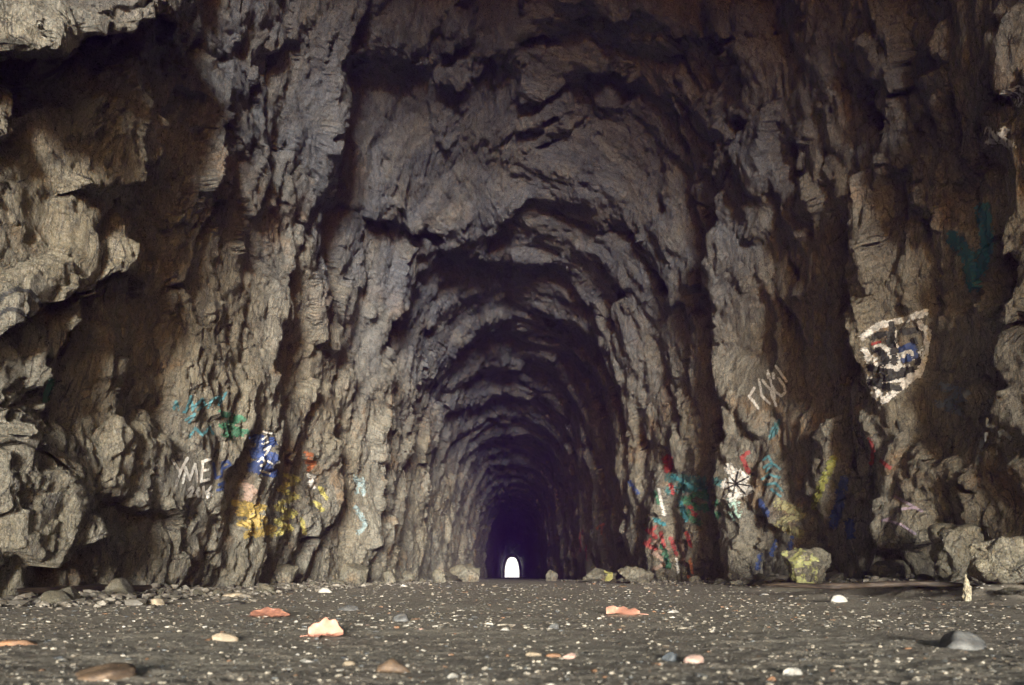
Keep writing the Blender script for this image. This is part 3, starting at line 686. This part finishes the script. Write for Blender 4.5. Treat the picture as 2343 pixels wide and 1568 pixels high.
# ------------------------------------------------------------------ single stones and leaves on the floor
def stone(u, v, width, hr, seed, mat, label, cat='stone', group=None, sub=3, rz=0.0, dr=.75):
    X, Y, Z = ground_at(u, v)
    sx = width * Y / F / 2
    o = link('stone', rock_mesh('stone', sx, sx * dr, sx * hr, seed, sub, 9, .07, False, hi=.95), mat)
    o.location = (X, Y, Z + sx * hr * .08); o.rotation_euler = (0, 0, rz)
    return tag(o, label, cat, group)
def stone_mat(name, a, b, r=.5):
    k = NT(name); return k.out(k.mix(k.ramp(k.noise(30, 6, .65), .35, .65), a, b), k.ramp(k.noise(60, 3), .3, .7, r - .15, r + .15), k.bump(k.noise(70, 6, .7), .006, .8))
SM = {n: stone_mat(n + '_stone', *c) for n, c in dict(white=((.50, .48, .43), (.30, .285, .26), .45), grey=((.17, .17, .165), (.09, .09, .09), .4), brown=((.19, .13, .085), (.10, .07, .05), .4), tan=((.40, .33, .24), (.26, .21, .15), .5),
      slate=((.12, .135, .15), (.07, .08, .09), .3), dark=((.035, .032, .03), (.06, .055, .05), .45), orange=((.38, .20, .11), (.22, .13, .08), .5), pink=((.60, .42, .36), (.45, .30, .25), .45)).items()}
for a in [
 (900, 1537, 80, .75, 31, 'brown', 'rounded wet brown pebble close to the camera below the pink leaf'),
 (245, 1548, 165, .30, 32, 'brown', 'long flat olive brown stone close to the camera at the lower left'),
 (2200, 1484, 118, .55, 33, 'grey', 'large flat grey stone with a pale band close by at the right'),
 (1590, 1514, 48, .55, 34, 'pink', 'pinkish white stone blurred in the right foreground'),
 (1528, 1512, 36, .9, 35, 'slate', 'round blue grey pebble left of the pinkish white stone'),
 (914, 1421, 44, .7, 36, 'grey', 'jagged grey lump of rock beyond the pink leaf'),
 (1154, 1442, 22, .8, 37, 'white', 'small white angular stone near the middle of the floor'),
 (1270, 1439, 32, .75, 38, 'grey', 'grey angular pebble right of the small white angular stone'),
 (530, 1366, 62, .35, 39, 'tan', 'flat pale slab of stone at the foot of the left wall'),
 (361, 1384, 40, .7, 40, 'tan', 'dome shaped pale stone left of the flat pale slab'),
 (533, 1384, 64, .2, 41, 'dark', 'thin black flat stone below the flat pale slab'),
 (795, 1397, 46, .5, 42, 'grey', 'rounded dark stone left of the jagged grey lump'),
 (1915, 1378, 42, .65, 43, 'white', 'pointed white stone behind the long dark plank'),
 (1302, 1504, 40, .45, 44, 'pink', 'reddish pale stone at the end of a row of small tan stones'),
 (1266, 1503, 34, .5, 45, 'orange', 'orange stone beside the reddish pale stone'),
 (1220, 1501, 36, .4, 46, 'tan', 'tan stone left of the orange stone'),
 (45, 1474, 100, .22, 47, 'orange', 'long rusty orange stone at the left edge of the floor'),
 (512, 1468, 60, .5, 48, 'tan', 'cluster like tan stone in the left foreground'),
 (678, 1425, 12, 1.0, 49, 'white', 'tiny white stone left of the pink leaf'),
 (1040, 1552, 34, .6, 50, 'white', 'white pebble in the very front near the middle'),
 (1812, 1545, 44, .55, 51, 'white', 'oval white pebble in the right foreground'),
 (1600, 1548, 40, .5, 52, 'grey', 'silver grey pebble below the pinkish white stone'),
 (1765, 1560, 20, .8, 53, 'orange', 'small orange pebble left of the oval white pebble'),
 (1540, 1403, 26, .5, 54, 'white', 'white stone on the floor right of the orange brown leaf'),
 (700, 1517, 44, .4, 55, 'white', 'white stone chip left of the rounded wet brown pebble'),
 (797, 1521, 30, .5, 56, 'tan', 'pale tan pebble between the white chip and the rounded brown pebble'),
 (745, 1345, 34, .7, 57, 'white', 'white angular stone at the floor edge under the dark niche boulder'),
 (922, 1343, 20, .8, 58, 'white', 'white round stone at the left floor edge near the tunnel'),
]:
    stone(*a[:5], SM[a[5]], a[6], group='stones lying on the cave floor')
# the many stones that nothing tells apart
variants = {c: [rock_mesh('stone', .5, .38, .22, 400 + 7 * i + j, 2, 8, .08, False, hi=.95) for j in range(3)] for i, c in enumerate(SM)}
for c, ms in variants.items():
    for m in ms: m.materials.append(SM[c])
r = random.Random(12); cw = ['white'] * 1 + ['grey'] * 7 + ['tan'] * 4 + ['brown'] * 3 + ['dark'] * 3 + ['slate', 'orange', 'pink']
n = 0
while n < 240:
    u = r.uniform(-10, 2350); v = 1338 + 215 * r.random() ** 2.1
    X, Y, Z = ground_at(u, v)
    if not (-np.interp(Y, TY, TL) + .1 < X < np.interp(Y, TY, TR) - .1): continue
    w_ = (8 + 15 * r.random() ** 2) * Y / F
    cn = r.choice(cw); o = link('stone', r.choice(variants[cn])); f = r.uniform(.6, 1.2)
    o.scale = (w_, w_ * r.uniform(.8, 1.2), w_ * f); o.location = (X, Y, Z - .02 * w_); o.rotation_euler = (r.uniform(-.2, .2), r.uniform(-.2, .2), r.uniform(0, 6.28))
    tag(o, 'one of the many small loose %s stones strewn over the gravel floor' % {'dark': 'blackish', 'slate': 'slate blue', 'pink': 'pinkish'}.get(cn, cn), 'stone', 'small loose stones on the cave floor'); n += 1

def leaf_mat(name, a, b):
    k = NT(name); m = k.out(k.mix(k.ramp(k.noise(25, 5), .3, .7), a, b), .55, k.bump(k.noise(60, 5), .004, .7)); return m
LM = leaf_mat('pink_leaf', (.66, .36, .27), (.52, .25, .18)); LB = leaf_mat('brown_leaf', (.44, .20, .13), (.24, .11, .08))
def leaf(u, v, width, height, mat, label, seed, tiltz):
    X, Y, Z = ground_at(u, v); L = width * Y / F; H = height * Y / F
    n, m = 26, 11; t = np.linspace(0, 1, n)[:, None]; a = np.linspace(-1, 1, m)[None]
    wd = .42 * L * np.sin(math.pi * np.clip(t, .02, .98) ** .8) ** .7 * (1 + .22 * np.sin(t * 19 + seed) * (np.abs(a) > .8))
    x = (t - .5) * L + 0 * a; y = a * wd
    z = H * (.25 + .75 * np.abs(a) ** 1.5 * (.5 + .5 * np.sin(t * 3.3 + seed))) * (a > -9) + .12 * H * np.sin(t * 7 + a * 3 + seed) - .15 * H * (1 - np.abs(a))
    top = np.stack([x, y, z + 0 * x], -1).reshape(-1, 3); i = np.arange(n * m).reshape(n, m)
    q = np.stack([i[:-1, :-1], i[1:, :-1], i[1:, 1:], i[:-1, 1:]], -1).reshape(-1, 4)
    bot = top - np.array([0, 0, .0012]); me = np_mesh('leaf', np.concatenate([top, bot]), np.concatenate([q, q[:, ::-1] + n * m]))
    o = link('leaf', me, mat); o.location = (X, Y, Z + .004); o.rotation_euler = (tiltz, 0, seed * .7)
    st = np.array([(-.5 * L - .25 * L * k_, .01 * L * math.sin(3 * k_), -.1 * H * k_) for k_ in np.linspace(-.1, 1, 8)])
    rg = np.concatenate([[(p[0], p[1] + .012 * L * math.cos(b_), p[2] + .012 * L * math.sin(b_)) for b_ in np.linspace(0, 6.283, 6)[:-1]] for p in st])
    ii = np.arange(40).reshape(8, 5); qq = np.stack([ii[:-1], np.roll(ii, -1, 1)[:-1], np.roll(ii, -1, 1)[1:], ii[1:]], -1).reshape(-1, 4)
    link('stem', np_mesh('stem', rg, qq), mat, o)
    return tag(o, label, 'leaf')
leaf(745, 1458, 80, 24, LM, 'bright pink dry leaf lying on the gravel left of the middle', 0, .55)
leaf(1425, 1407, 76, 13, LM, 'pink brown dry leaf lying flat right of the middle', 4.4, .35)
leaf(617, 1412, 86, 9, LB, 'dull reddish dry leaf lying beyond the bright pink leaf', .4, .25)

# ------------------------------------------------------------------ graffiti: paint film following the rock
Yv = np.maximum(Q[..., 1], .5); GU = CX + F * Q[..., 0] / Yv; GV = CY - F * (Q[..., 2] - CAM_H) / Yv
def cell(u, v): return np.clip((v / 7).astype(int), 0, 229), np.clip((u / 7).astype(int), 0, 339)
zb = np.full((230, 340), 1e9, f32); ok = (GU > -20) & (GU < 2365) & (GV > -20) & (GV < 1600) & (Q[..., 1] > 2.5)
ci, cj = cell(GU[ok], GV[ok]); np.minimum.at(zb, (ci, cj), Q[..., 1][ok])
zn = zb.copy()
for di in (-1, 0, 1):
    for dj in (-1, 0, 1): zn = np.minimum(zn, np.roll(np.roll(zb, di, 0), dj, 1) + (0 if di == dj == 0 else .05))
NQ = normals(Q, 0)
ci, cj = cell(GU, GV); VIS = ok & (Q[..., 1] < zn[ci, cj] + .8)
PM = {}
def paint(rgb):
    if rgb not in PM:
        k = NT('spray_paint'); PM[rgb] = k.out(k.mix(k.ramp(k.noise(38, 7, .75), .42, .62), rgb, tuple(c * .5 + .055 for c in rgb)), .5, k.bump(k.noise(70, 6, .7), .01, .8, k.bump(k.noise(14, 8, .7), .04, .6)))
    return PM[rgb]
def graffiti(label, *layers, name='graffiti', cat='graffiti', cover=.0):
    """layers: (colour, stroke width, [polylines]) in picture units; the first layer is the thing itself, the others its parts"""
    root = None
    if len(layers) == 1 and name == 'letter':
        root = bpy.data.objects.new('graffiti', None); COL.objects.link(root); tag(root, label, cat)
        layers = [(layers[0][0], layers[0][1], l) for l in layers[0][2]]; sub = 'letter'
    else: sub = 'paint_layer'
    for li, (rgb, width, lines) in enumerate(layers):
        pts = np.concatenate([np.array(l, float) for l in lines]); m = width * 1.5
        sel = VIS[:-1, :-1] & (GU[:-1, :-1] > pts[:, 0].min() - m) & (GU[:-1, :-1] < pts[:, 0].max() + m) & (GV[:-1, :-1] > pts[:, 1].min() - m) & (GV[:-1, :-1] < pts[:, 1].max() + m)
        I, J = np.nonzero(sel)
        if not len(I): continue
        K = 4 if width < 9 else 3; g = np.linspace(0, 1, K + 1); A, B = np.meshgrid(g, g, indexing='ij')
        A = A[None, ..., None]; B = B[None, ..., None]
        def bl(T):
            t = lambda di, dj: T[I + di, J + dj].reshape(len(I), 1, 1, -1)
            return t(0, 0) + np.where(B >= A, B * (t(0, 1) - t(0, 0)) + A * (t(1, 1) - t(0, 1)), A * (t(1, 0) - t(0, 0)) + B * (t(1, 1) - t(1, 0)))
        P = bl(Q); N = bl(NQ); P = P + N * (.005 + (.003 * li if sub == 'paint_layer' else 0))
        U = CX + F * P[..., 0] / P[..., 1]; V = CY - F * (P[..., 2] - CAM_H) / P[..., 1]
        C = .25 * (P[:, :-1, :-1] + P[:, 1:, :-1] + P[:, :-1, 1:] + P[:, 1:, 1:])
        u = CX + F * C[..., 0] / C[..., 1]; v = CY - F * (C[..., 2] - CAM_H) / C[..., 1]
        best = np.full(u.shape, 1e9)
        for l in lines:
            l = np.array(l, float)
            for (x0, y0), (x1, y1) in zip(l[:-1], l[1:]):
                dx, dy = x1 - x0, y1 - y0; t = np.clip(((u - x0) * dx + (v - y0) * dy) / (dx * dx + dy * dy + 1e-6), 0, 1)
                best = np.minimum(best, np.hypot(u - x0 - t * dx, v - y0 - t * dy))
        nz = pn(C[..., 0] * 16, C[..., 1] * 16, C[..., 2] * 16, 500 + li) * .7 + pn(C[..., 0] * 50, C[..., 1] * 50, C[..., 2] * 50, 510 + li) * .6
        keep = best < width / 2 * (1 + (.35 if width < 9 else .6) * nz - cover * (nz < -.1))
        keep &= nz > -.62 + cover
        k_, a_i, b_i = np.nonzero(keep)
        if not len(k_): continue
        n = (K + 1); vid = lambda da, db: k_ * n * n + (a_i + da) * n + (b_i + db)
        qd = np.stack([vid(0, 0), vid(0, 1), vid(1, 1), vid(1, 0)], -1); qd = np.concatenate([qd[:, [0, 1, 2]], qd[:, [0, 2, 3]]])
        uq, inv = np.unique(qd, return_inverse=True)
        me = np_mesh(name, P.reshape(-1, 3)[uq], inv.reshape(-1, 3))
        o = link(name if root is None else sub, me, paint(rgb), root)
        if root is None: root = tag(o, label, cat)
    return root
def zig(x0, y0, x1, y1, n=5, sl=.25, seed=1):
    """a hatched patch"""
    r = random.Random(seed); p = []
    for i in range(n + 1):
        y = y0 + (y1 - y0) * i / n; a, b = (x0, x1) if i % 2 == 0 else (x1, x0)
        p.append((a + r.uniform(-1, 1) * 6 + sl * (y1 - y), y + r.uniform(-1, 1) * 5))
    return [p]
def sh(dx, dy, k, ls): return [[(dx + x * k, dy + y * k) for x, y in l] for l in ls]
WHITE, BLACK, RED, BLUE, TEAL, YEL, GREEN, ORANGE, PINK, LILAC = (.78, .76, .72), (.02, .02, .02), (.34, .045, .04), (.03, .065, .22), (.07, .22, .26), (.50, .45, .14), (.035, .15, .08), (.42, .14, .05), (.40, .28, .22), (.36, .28, .36)
GOLD, PALE = (.46, .33, .09), (.26, .34, .35)
# left wall
graffiti('white brushed letters YME with the date 2016 below on the left wall', (WHITE, 6.2, [
 [[(394, 1053), (411, 1082)], [(428, 1049), (411, 1082), (402, 1110)]],
 [[(417, 1106), (424, 1070), (433, 1098), (446, 1062), (450, 1102)]],
 [[(459, 1102), (463, 1056), (481, 1052)], [(461, 1078), (475, 1075)], [(459, 1102), (477, 1098)]],
 [[(431, 1122), (438, 1115), (443, 1121), (430, 1136), (446, 1135)]], [[(449, 1127), (454, 1118), (459, 1127), (455, 1137), (449, 1127)]], [[(465, 1115), (464, 1138)]], [[(483, 1115), (470, 1128), (474, 1139), (484, 1133), (472, 1127)]]]), name='letter')
graffiti('dark blue painted letters right of the white letters YME', (BLUE, 6, [[(488, 1060), (492, 1095)], [(492, 1095), (505, 1090)], [(508, 1060), (506, 1088)], [(508, 1060), (520, 1056), (526, 1064), (512, 1072)], [(500, 1110), (512, 1104), (508, 1120), (496, 1122)]]))
graffiti('faded teal scribbled letters high on the left wall', (TEAL, 6, [[(390, 950), (402, 918), (410, 940), (424, 944)], [(424, 944), (436, 908), (440, 940)], [(446, 930), (462, 912), (470, 926), (452, 938)], [(474, 934), (486, 914), (502, 908), (500, 926), (516, 900)], [(424, 962), (446, 946), (432, 968)], [(434, 1000), (446, 980), (462, 996), (480, 978), (486, 992)]]), cover=.25)
graffiti('dull green smear between the teal letters and the blue and white patch', (GREEN, 13, zig(512, 950, 560, 1000, 4, -.1, 4)), cover=.3)
graffiti('blue and white painted lettering patch on the left wall ridge', (BLUE, 24, zig(575, 1000, 622, 1085, 5, .05, 2)), (WHITE, 5, [[(602, 988), (620, 992)], [(600, 1006), (610, 1000), (612, 1014), (600, 1016)], [(604, 1030), (618, 1022), (606, 1042)], [(590, 1056), (600, 1048), (606, 1062), (596, 1066)], [(596, 1078), (616, 1084)], [(612, 1056), (622, 1062)]]))
graffiti('golden yellow painted patch low on the left wall', (GOLD, 17, zig(560, 1150, 622, 1225, 6, -.3, 3)), cover=.2)
graffiti('pinkish painted block above the golden yellow patch', (PINK, 20, zig(556, 1108, 574, 1140, 2, .1, 5)), cover=.15)
graffiti('pale yellow paint running down a narrow left wall rib', (YEL, 13, zig(642, 1085, 676, 1150, 4, .1, 6) + zig(628, 1165, 668, 1225, 4, .1, 7)), cover=.3)
graffiti('orange red spray mark above a white spot on the left rib', (ORANGE, 11, [[(698, 1038), (712, 1042), (702, 1058), (718, 1060), (706, 1074)]]), cover=.1)
graffiti('white sprayed spot beneath the orange red mark', (WHITE, 10, [[(706, 1088), (718, 1094), (708, 1106), (716, 1116)]]), cover=.15)
graffiti('small yellow paint spots below the white sprayed spot', (YEL, 10, [[(732, 1118), (744, 1140)], [(722, 1150), (738, 1168)], [(690, 1190), (696, 1220)]]), cover=.25)
graffiti('thick black spray arcs at the left edge of the wall', (BLACK, 9, [[(-10, 700), (10, 672), (40, 660), (70, 668), (92, 700)], [(-10, 722), (20, 706), (44, 712), (62, 726)]]))
graffiti('short green paint stripe on the far left wall', (GREEN, 16, [[(116, 876), (108, 895), (102, 914)]]))
graffiti('pale blue smear on the pier left of the tunnel', (PALE, 11, [[(812, 1092), (822, 1110), (816, 1128)], [(828, 1098), (830, 1130)], [(812, 1160), (836, 1200), (820, 1220)]]), cover=.35)
# right wall
def sc(*p): return [(1700.6 + x * .1246, 824.5 + y * .1246) for x, y in p]
graffiti('white looping scrawl with an arrow mark on the middle right column', (WHITE, 6, [sc((200, 510), (110, 660), (190, 760), (275, 890)), sc((110, 660), (160, 745)), sc((290, 360), (335, 640), (380, 700), (490, 800)), sc((350, 370), (420, 460), (490, 520), (540, 690), (600, 835)),
 sc((450, 200), (455, 320)), sc((545, 240), (560, 335)), sc((600, 110), (680, 230), (790, 380)), sc((640, 320), (755, 480), (770, 590), (700, 655), (590, 590), (520, 460), (470, 260)), sc((560, 580), (575, 720))]), cover=.12)
graffiti('small red curved stroke on the right wall', (RED, 10, [[(1712, 1036), (1698, 1048), (1704, 1062), (1712, 1080)]]))
graffiti('teal blot above the cyan letters on the right wall', (TEAL, 16, [[(1780, 968), (1772, 985), (1764, 998)]]), cover=.1)
graffiti('cyan scrawled letters below the teal blot', ((.09, .27, .32), 6, [[(1746, 1052), (1758, 1044), (1766, 1060), (1748, 1070)], [(1752, 1080), (1770, 1062), (1784, 1074)], [(1742, 1098), (1760, 1086), (1784, 1094)], [(1750, 1110), (1774, 1106), (1790, 1124)], [(1764, 1120), (1786, 1136)]]), cover=.15)
graffiti('white painted patch with a black star scrawl on the right column', (WHITE, 22, zig(1668, 1075, 1708, 1140, 4, 0, 9)), (BLACK, 4, [[(1664, 1118), (1712, 1092)], [(1672, 1094), (1706, 1132)], [(1660, 1104), (1714, 1112)], [(1688, 1080), (1676, 1136)]]), cover=.1)
graffiti('pale green looped lettering below the white patch', ((.42, .60, .52), 6, [[(1664, 1140), (1672, 1160), (1680, 1142), (1684, 1168)], [(1690, 1150), (1698, 1166), (1690, 1184), (1682, 1172)], [(1668, 1172), (1680, 1190)]]), cover=.1)
graffiti('blue blot below the cyan letters', (BLUE, 14, [[(1738, 1148), (1748, 1165), (1754, 1178)]]), cover=.1)
graffiti('yellow green paint streak beside the blue streak', ((.30, .31, .07), 18, [[(1906, 1050), (1890, 1090), (1872, 1130), (1864, 1158)]]), cover=.25)
graffiti('broad dark blue streak on the right wall', (BLUE, 22, [[(1930, 1100), (1922, 1150), (1905, 1200)], [(1942, 1198), (1946, 1224)]]), cover=.1)
graffiti('faint blue smears behind the yellow painted boulder', (BLUE, 12, [[(1812, 1232), (1804, 1264)], [(1776, 1240), (1764, 1270)], [(1740, 1270), (1734, 1300)]]), cover=.35)
graffiti('red strokes in the dark cleft of the right wall', (RED, 9, [[(1990, 1005), (1998, 1030), (1994, 1060)], [(2016, 1056), (2036, 1072)]]), cover=.2)
graffiti('large white and black painted panel with blue and red marks on the right wall', (WHITE, 15, zig(2000, 790, 2096, 880, 4, .1, 21) + [
 [(1975, 772), (2010, 745), (2060, 735), (2118, 716)], [(2104, 742), (2124, 760), (2118, 800), (2106, 850), (2066, 884), (2020, 918), (1998, 900)], [(1978, 800), (1990, 830), (2010, 812), (2026, 832), (2040, 808)], [(1985, 850), (1992, 880), (2012, 905)], [(2044, 762), (2052, 800), (2058, 850)], [(2076, 840), (2062, 860)]]),
 (BLACK, 15, zig(1990, 842, 2060, 890, 3, 0, 11) + [[(2010, 800), (2030, 820), (2020, 836)], [(2064, 850), (2090, 846)], [(2040, 742), (2046, 830)], [(2090, 780), (2100, 830)], [(2000, 770), (2030, 765), (2036, 790)], [(2070, 760), (2096, 756)]]), (BLUE, 14, [[(2060, 800), (2086, 790), (2094, 815), (2066, 824)]]), (RED, 6, [[(1996, 788), (2014, 783)]]), (WHITE, 8, [[(2064, 812), (2068, 816)], [(2084, 804), (2088, 812)]]))
graffiti('teal blue spray cloud high on the right wall', ((.02, .15, .19), 34, [[(2180, 545), (2215, 580), (2230, 650)], [(2250, 480), (2258, 560), (2240, 620)]]), cover=.15)
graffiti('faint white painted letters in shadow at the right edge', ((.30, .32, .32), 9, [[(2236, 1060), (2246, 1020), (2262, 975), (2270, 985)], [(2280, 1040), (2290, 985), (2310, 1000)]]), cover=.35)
graffiti('lilac crossed strokes low in the dark cleft on the right', (LILAC, 6, [[(2018, 1192), (2036, 1186)], [(2024, 1190), (2060, 1200), (2094, 1222)], [(2048, 1136), (2080, 1154), (2112, 1172)], [(2056, 1166), (2092, 1162)]]), cover=.1)
graffiti('round red blot on the rib right of the tunnel', (RED, 20, [[(1526, 1050), (1530, 1062), (1528, 1074)]]))
graffiti('green red and teal painted tangle on the broad rib right of the tunnel', (GREEN, 13, zig(1560, 1110, 1600, 1200, 5, 0, 13) + [[(1500, 1130), (1510, 1150)], [(1516, 1250), (1530, 1296)], [(1600, 1100), (1620, 1140)]]), (RED, 9, [[(1534, 1110), (1540, 1130)], [(1490, 1212), (1500, 1206)], [(1512, 1220), (1520, 1250)], [(1534, 1230), (1548, 1270)], [(1570, 1220), (1580, 1250)], [(1578, 1160), (1590, 1180)]]), ((.05, .25, .30), 10, [[(1540, 1090), (1590, 1120)], [(1556, 1150), (1570, 1190)], [(1500, 1190), (1520, 1200)]]), (ORANGE, 7, [[(1578, 1280), (1584, 1310)], [(1574, 1320), (1592, 1330)]]), cover=.25)
graffiti('pale pink and white drips low on the broad rib right of the tunnel', (PINK, 9, zig(1500, 1240, 1530, 1300, 4, 0, 31) + [[(1556, 1236), (1566, 1290)]]), (WHITE, 7, [[(1506, 1120), (1520, 1180)], [(1548, 1280), (1552, 1310)]]), cover=.3)
graffiti('teal and green wash across the upper part of the broad rib', ((.06, .17, .17), 20, zig(1530, 1092, 1640, 1120, 2, 0, 33)), (GREEN, 14, zig(1600, 1130, 1636, 1180, 3, 0, 34)), cover=.35)
graffiti('faded pale yellow wash between the white patch and the yellow green streak', ((.40, .38, .20), 20, zig(1780, 1150, 1830, 1220, 3, 0, 35)), cover=.4)
graffiti('grey blue faded smear on the rock slope right of the painted panel', ((.16, .20, .24), 20, zig(2140, 880, 2200, 940, 3, .3, 36)), cover=.4)
graffiti('dark red smear near the floor left of the broad rib', (RED, 10, zig(1470, 1210, 1500, 1260, 3, 0, 37)), cover=.3)
graffiti('red paint low on the tunnel wall at the right', (RED, 9, [[(1330, 1215), (1328, 1260), (1324, 1288)], [(1342, 1220), (1344, 1280)]]), cover=.25)
graffiti('orange scribble on the tunnel wall beside the red paint', (ORANGE, 7, [[(1366, 1210), (1380, 1200), (1376, 1220), (1390, 1228)]]), cover=.2)
graffiti('dark blue smear on the tunnel wall at the right', (BLUE, 10, [[(1440, 1104), (1458, 1128)]]), cover=.3)
graffiti('white mineral crust on the rock at the upper right edge', ((.55, .55, .56), 18, [[(2300, 215), (2335, 205), (2330, 235)], [(2262, 300), (2290, 320), (2320, 335)], [(2262, 330), (2300, 300)]]), name='mineral_crust', cat='mineral crust', cover=.4)

# ------------------------------------------------------------------ thin violet haze volume, added to stand for the purple glow down the tunnel
bm = bmesh.new(); bmesh.ops.create_cube(bm, size=1); me = bpy.data.meshes.new('glow_haze'); bm.to_mesh(me); bm.free()
hm = bpy.data.materials.new('glow_haze'); hm.use_nodes = True; ht = hm.node_tree; ht.nodes.remove(ht.nodes['Principled BSDF'])
pv = ht.nodes.new('ShaderNodeVolumePrincipled'); pv.inputs['Color'].default_value = (.33, .10, 1.0, 1); pv.inputs['Density'].default_value = .0008; pv.inputs['Anisotropy'].default_value = 0
ht.links.new(pv.outputs[0], ht.nodes['Material Output'].inputs['Volume'])
hz = link('glow_haze', me, hm); hz.scale = (150, 304, 17.2); hz.location = (0, 138, 7.4); tag(hz, kind='stuff')

# ------------------------------------------------------------------ yellow paint on two of the boulders: parts of them
def paint_on(o, rgb, seed, lo, thr):
    """a paint film over the faces towards the mouth, right of lo (0..1 across the rock), where the noise says so"""
    me = o.data; n = len(me.vertices); co = np.zeros(n * 3, f32); me.vertices.foreach_get('co', co); co = co.reshape(-1, 3)
    no = np.zeros(n * 3, f32); me.vertices.foreach_get('normal', no); no = no.reshape(-1, 3)
    tri = np.zeros(len(me.polygons) * 3, np.int32); me.polygons.foreach_get('vertices', tri); tri = tri.reshape(-1, 3)
    c = co[tri].mean(1); fn = no[tri].mean(1); w_ = np.ptp(co[:, 0])
    nz = fbm(c[:, 0] / w_ * 4 + seed, c[:, 1] / w_ * 4, c[:, 2] / w_ * 3, 4, 600) + .25 * pn(c[:, 0] / w_ * 30, c[:, 1] / w_ * 30, c[:, 2] / w_ * 14, 601)
    t = (c[:, 0] - co[:, 0].min()) / w_
    k_ = (fn[:, 1] < -.15) & (nz > thr) & (t > lo[0]) & (t < lo[1])
    uq, inv = np.unique(tri[k_], return_inverse=True)
    link('paint_layer', np_mesh('paint_layer', co[uq] + no[uq] * .004, inv.reshape(-1, 3)), paint(rgb), o)
paint_on(yb, (.40, .40, .16), 3, (.0, .60), .0)
paint_on(lr, (.48, .44, .14), 5, (.62, .85), -.05)
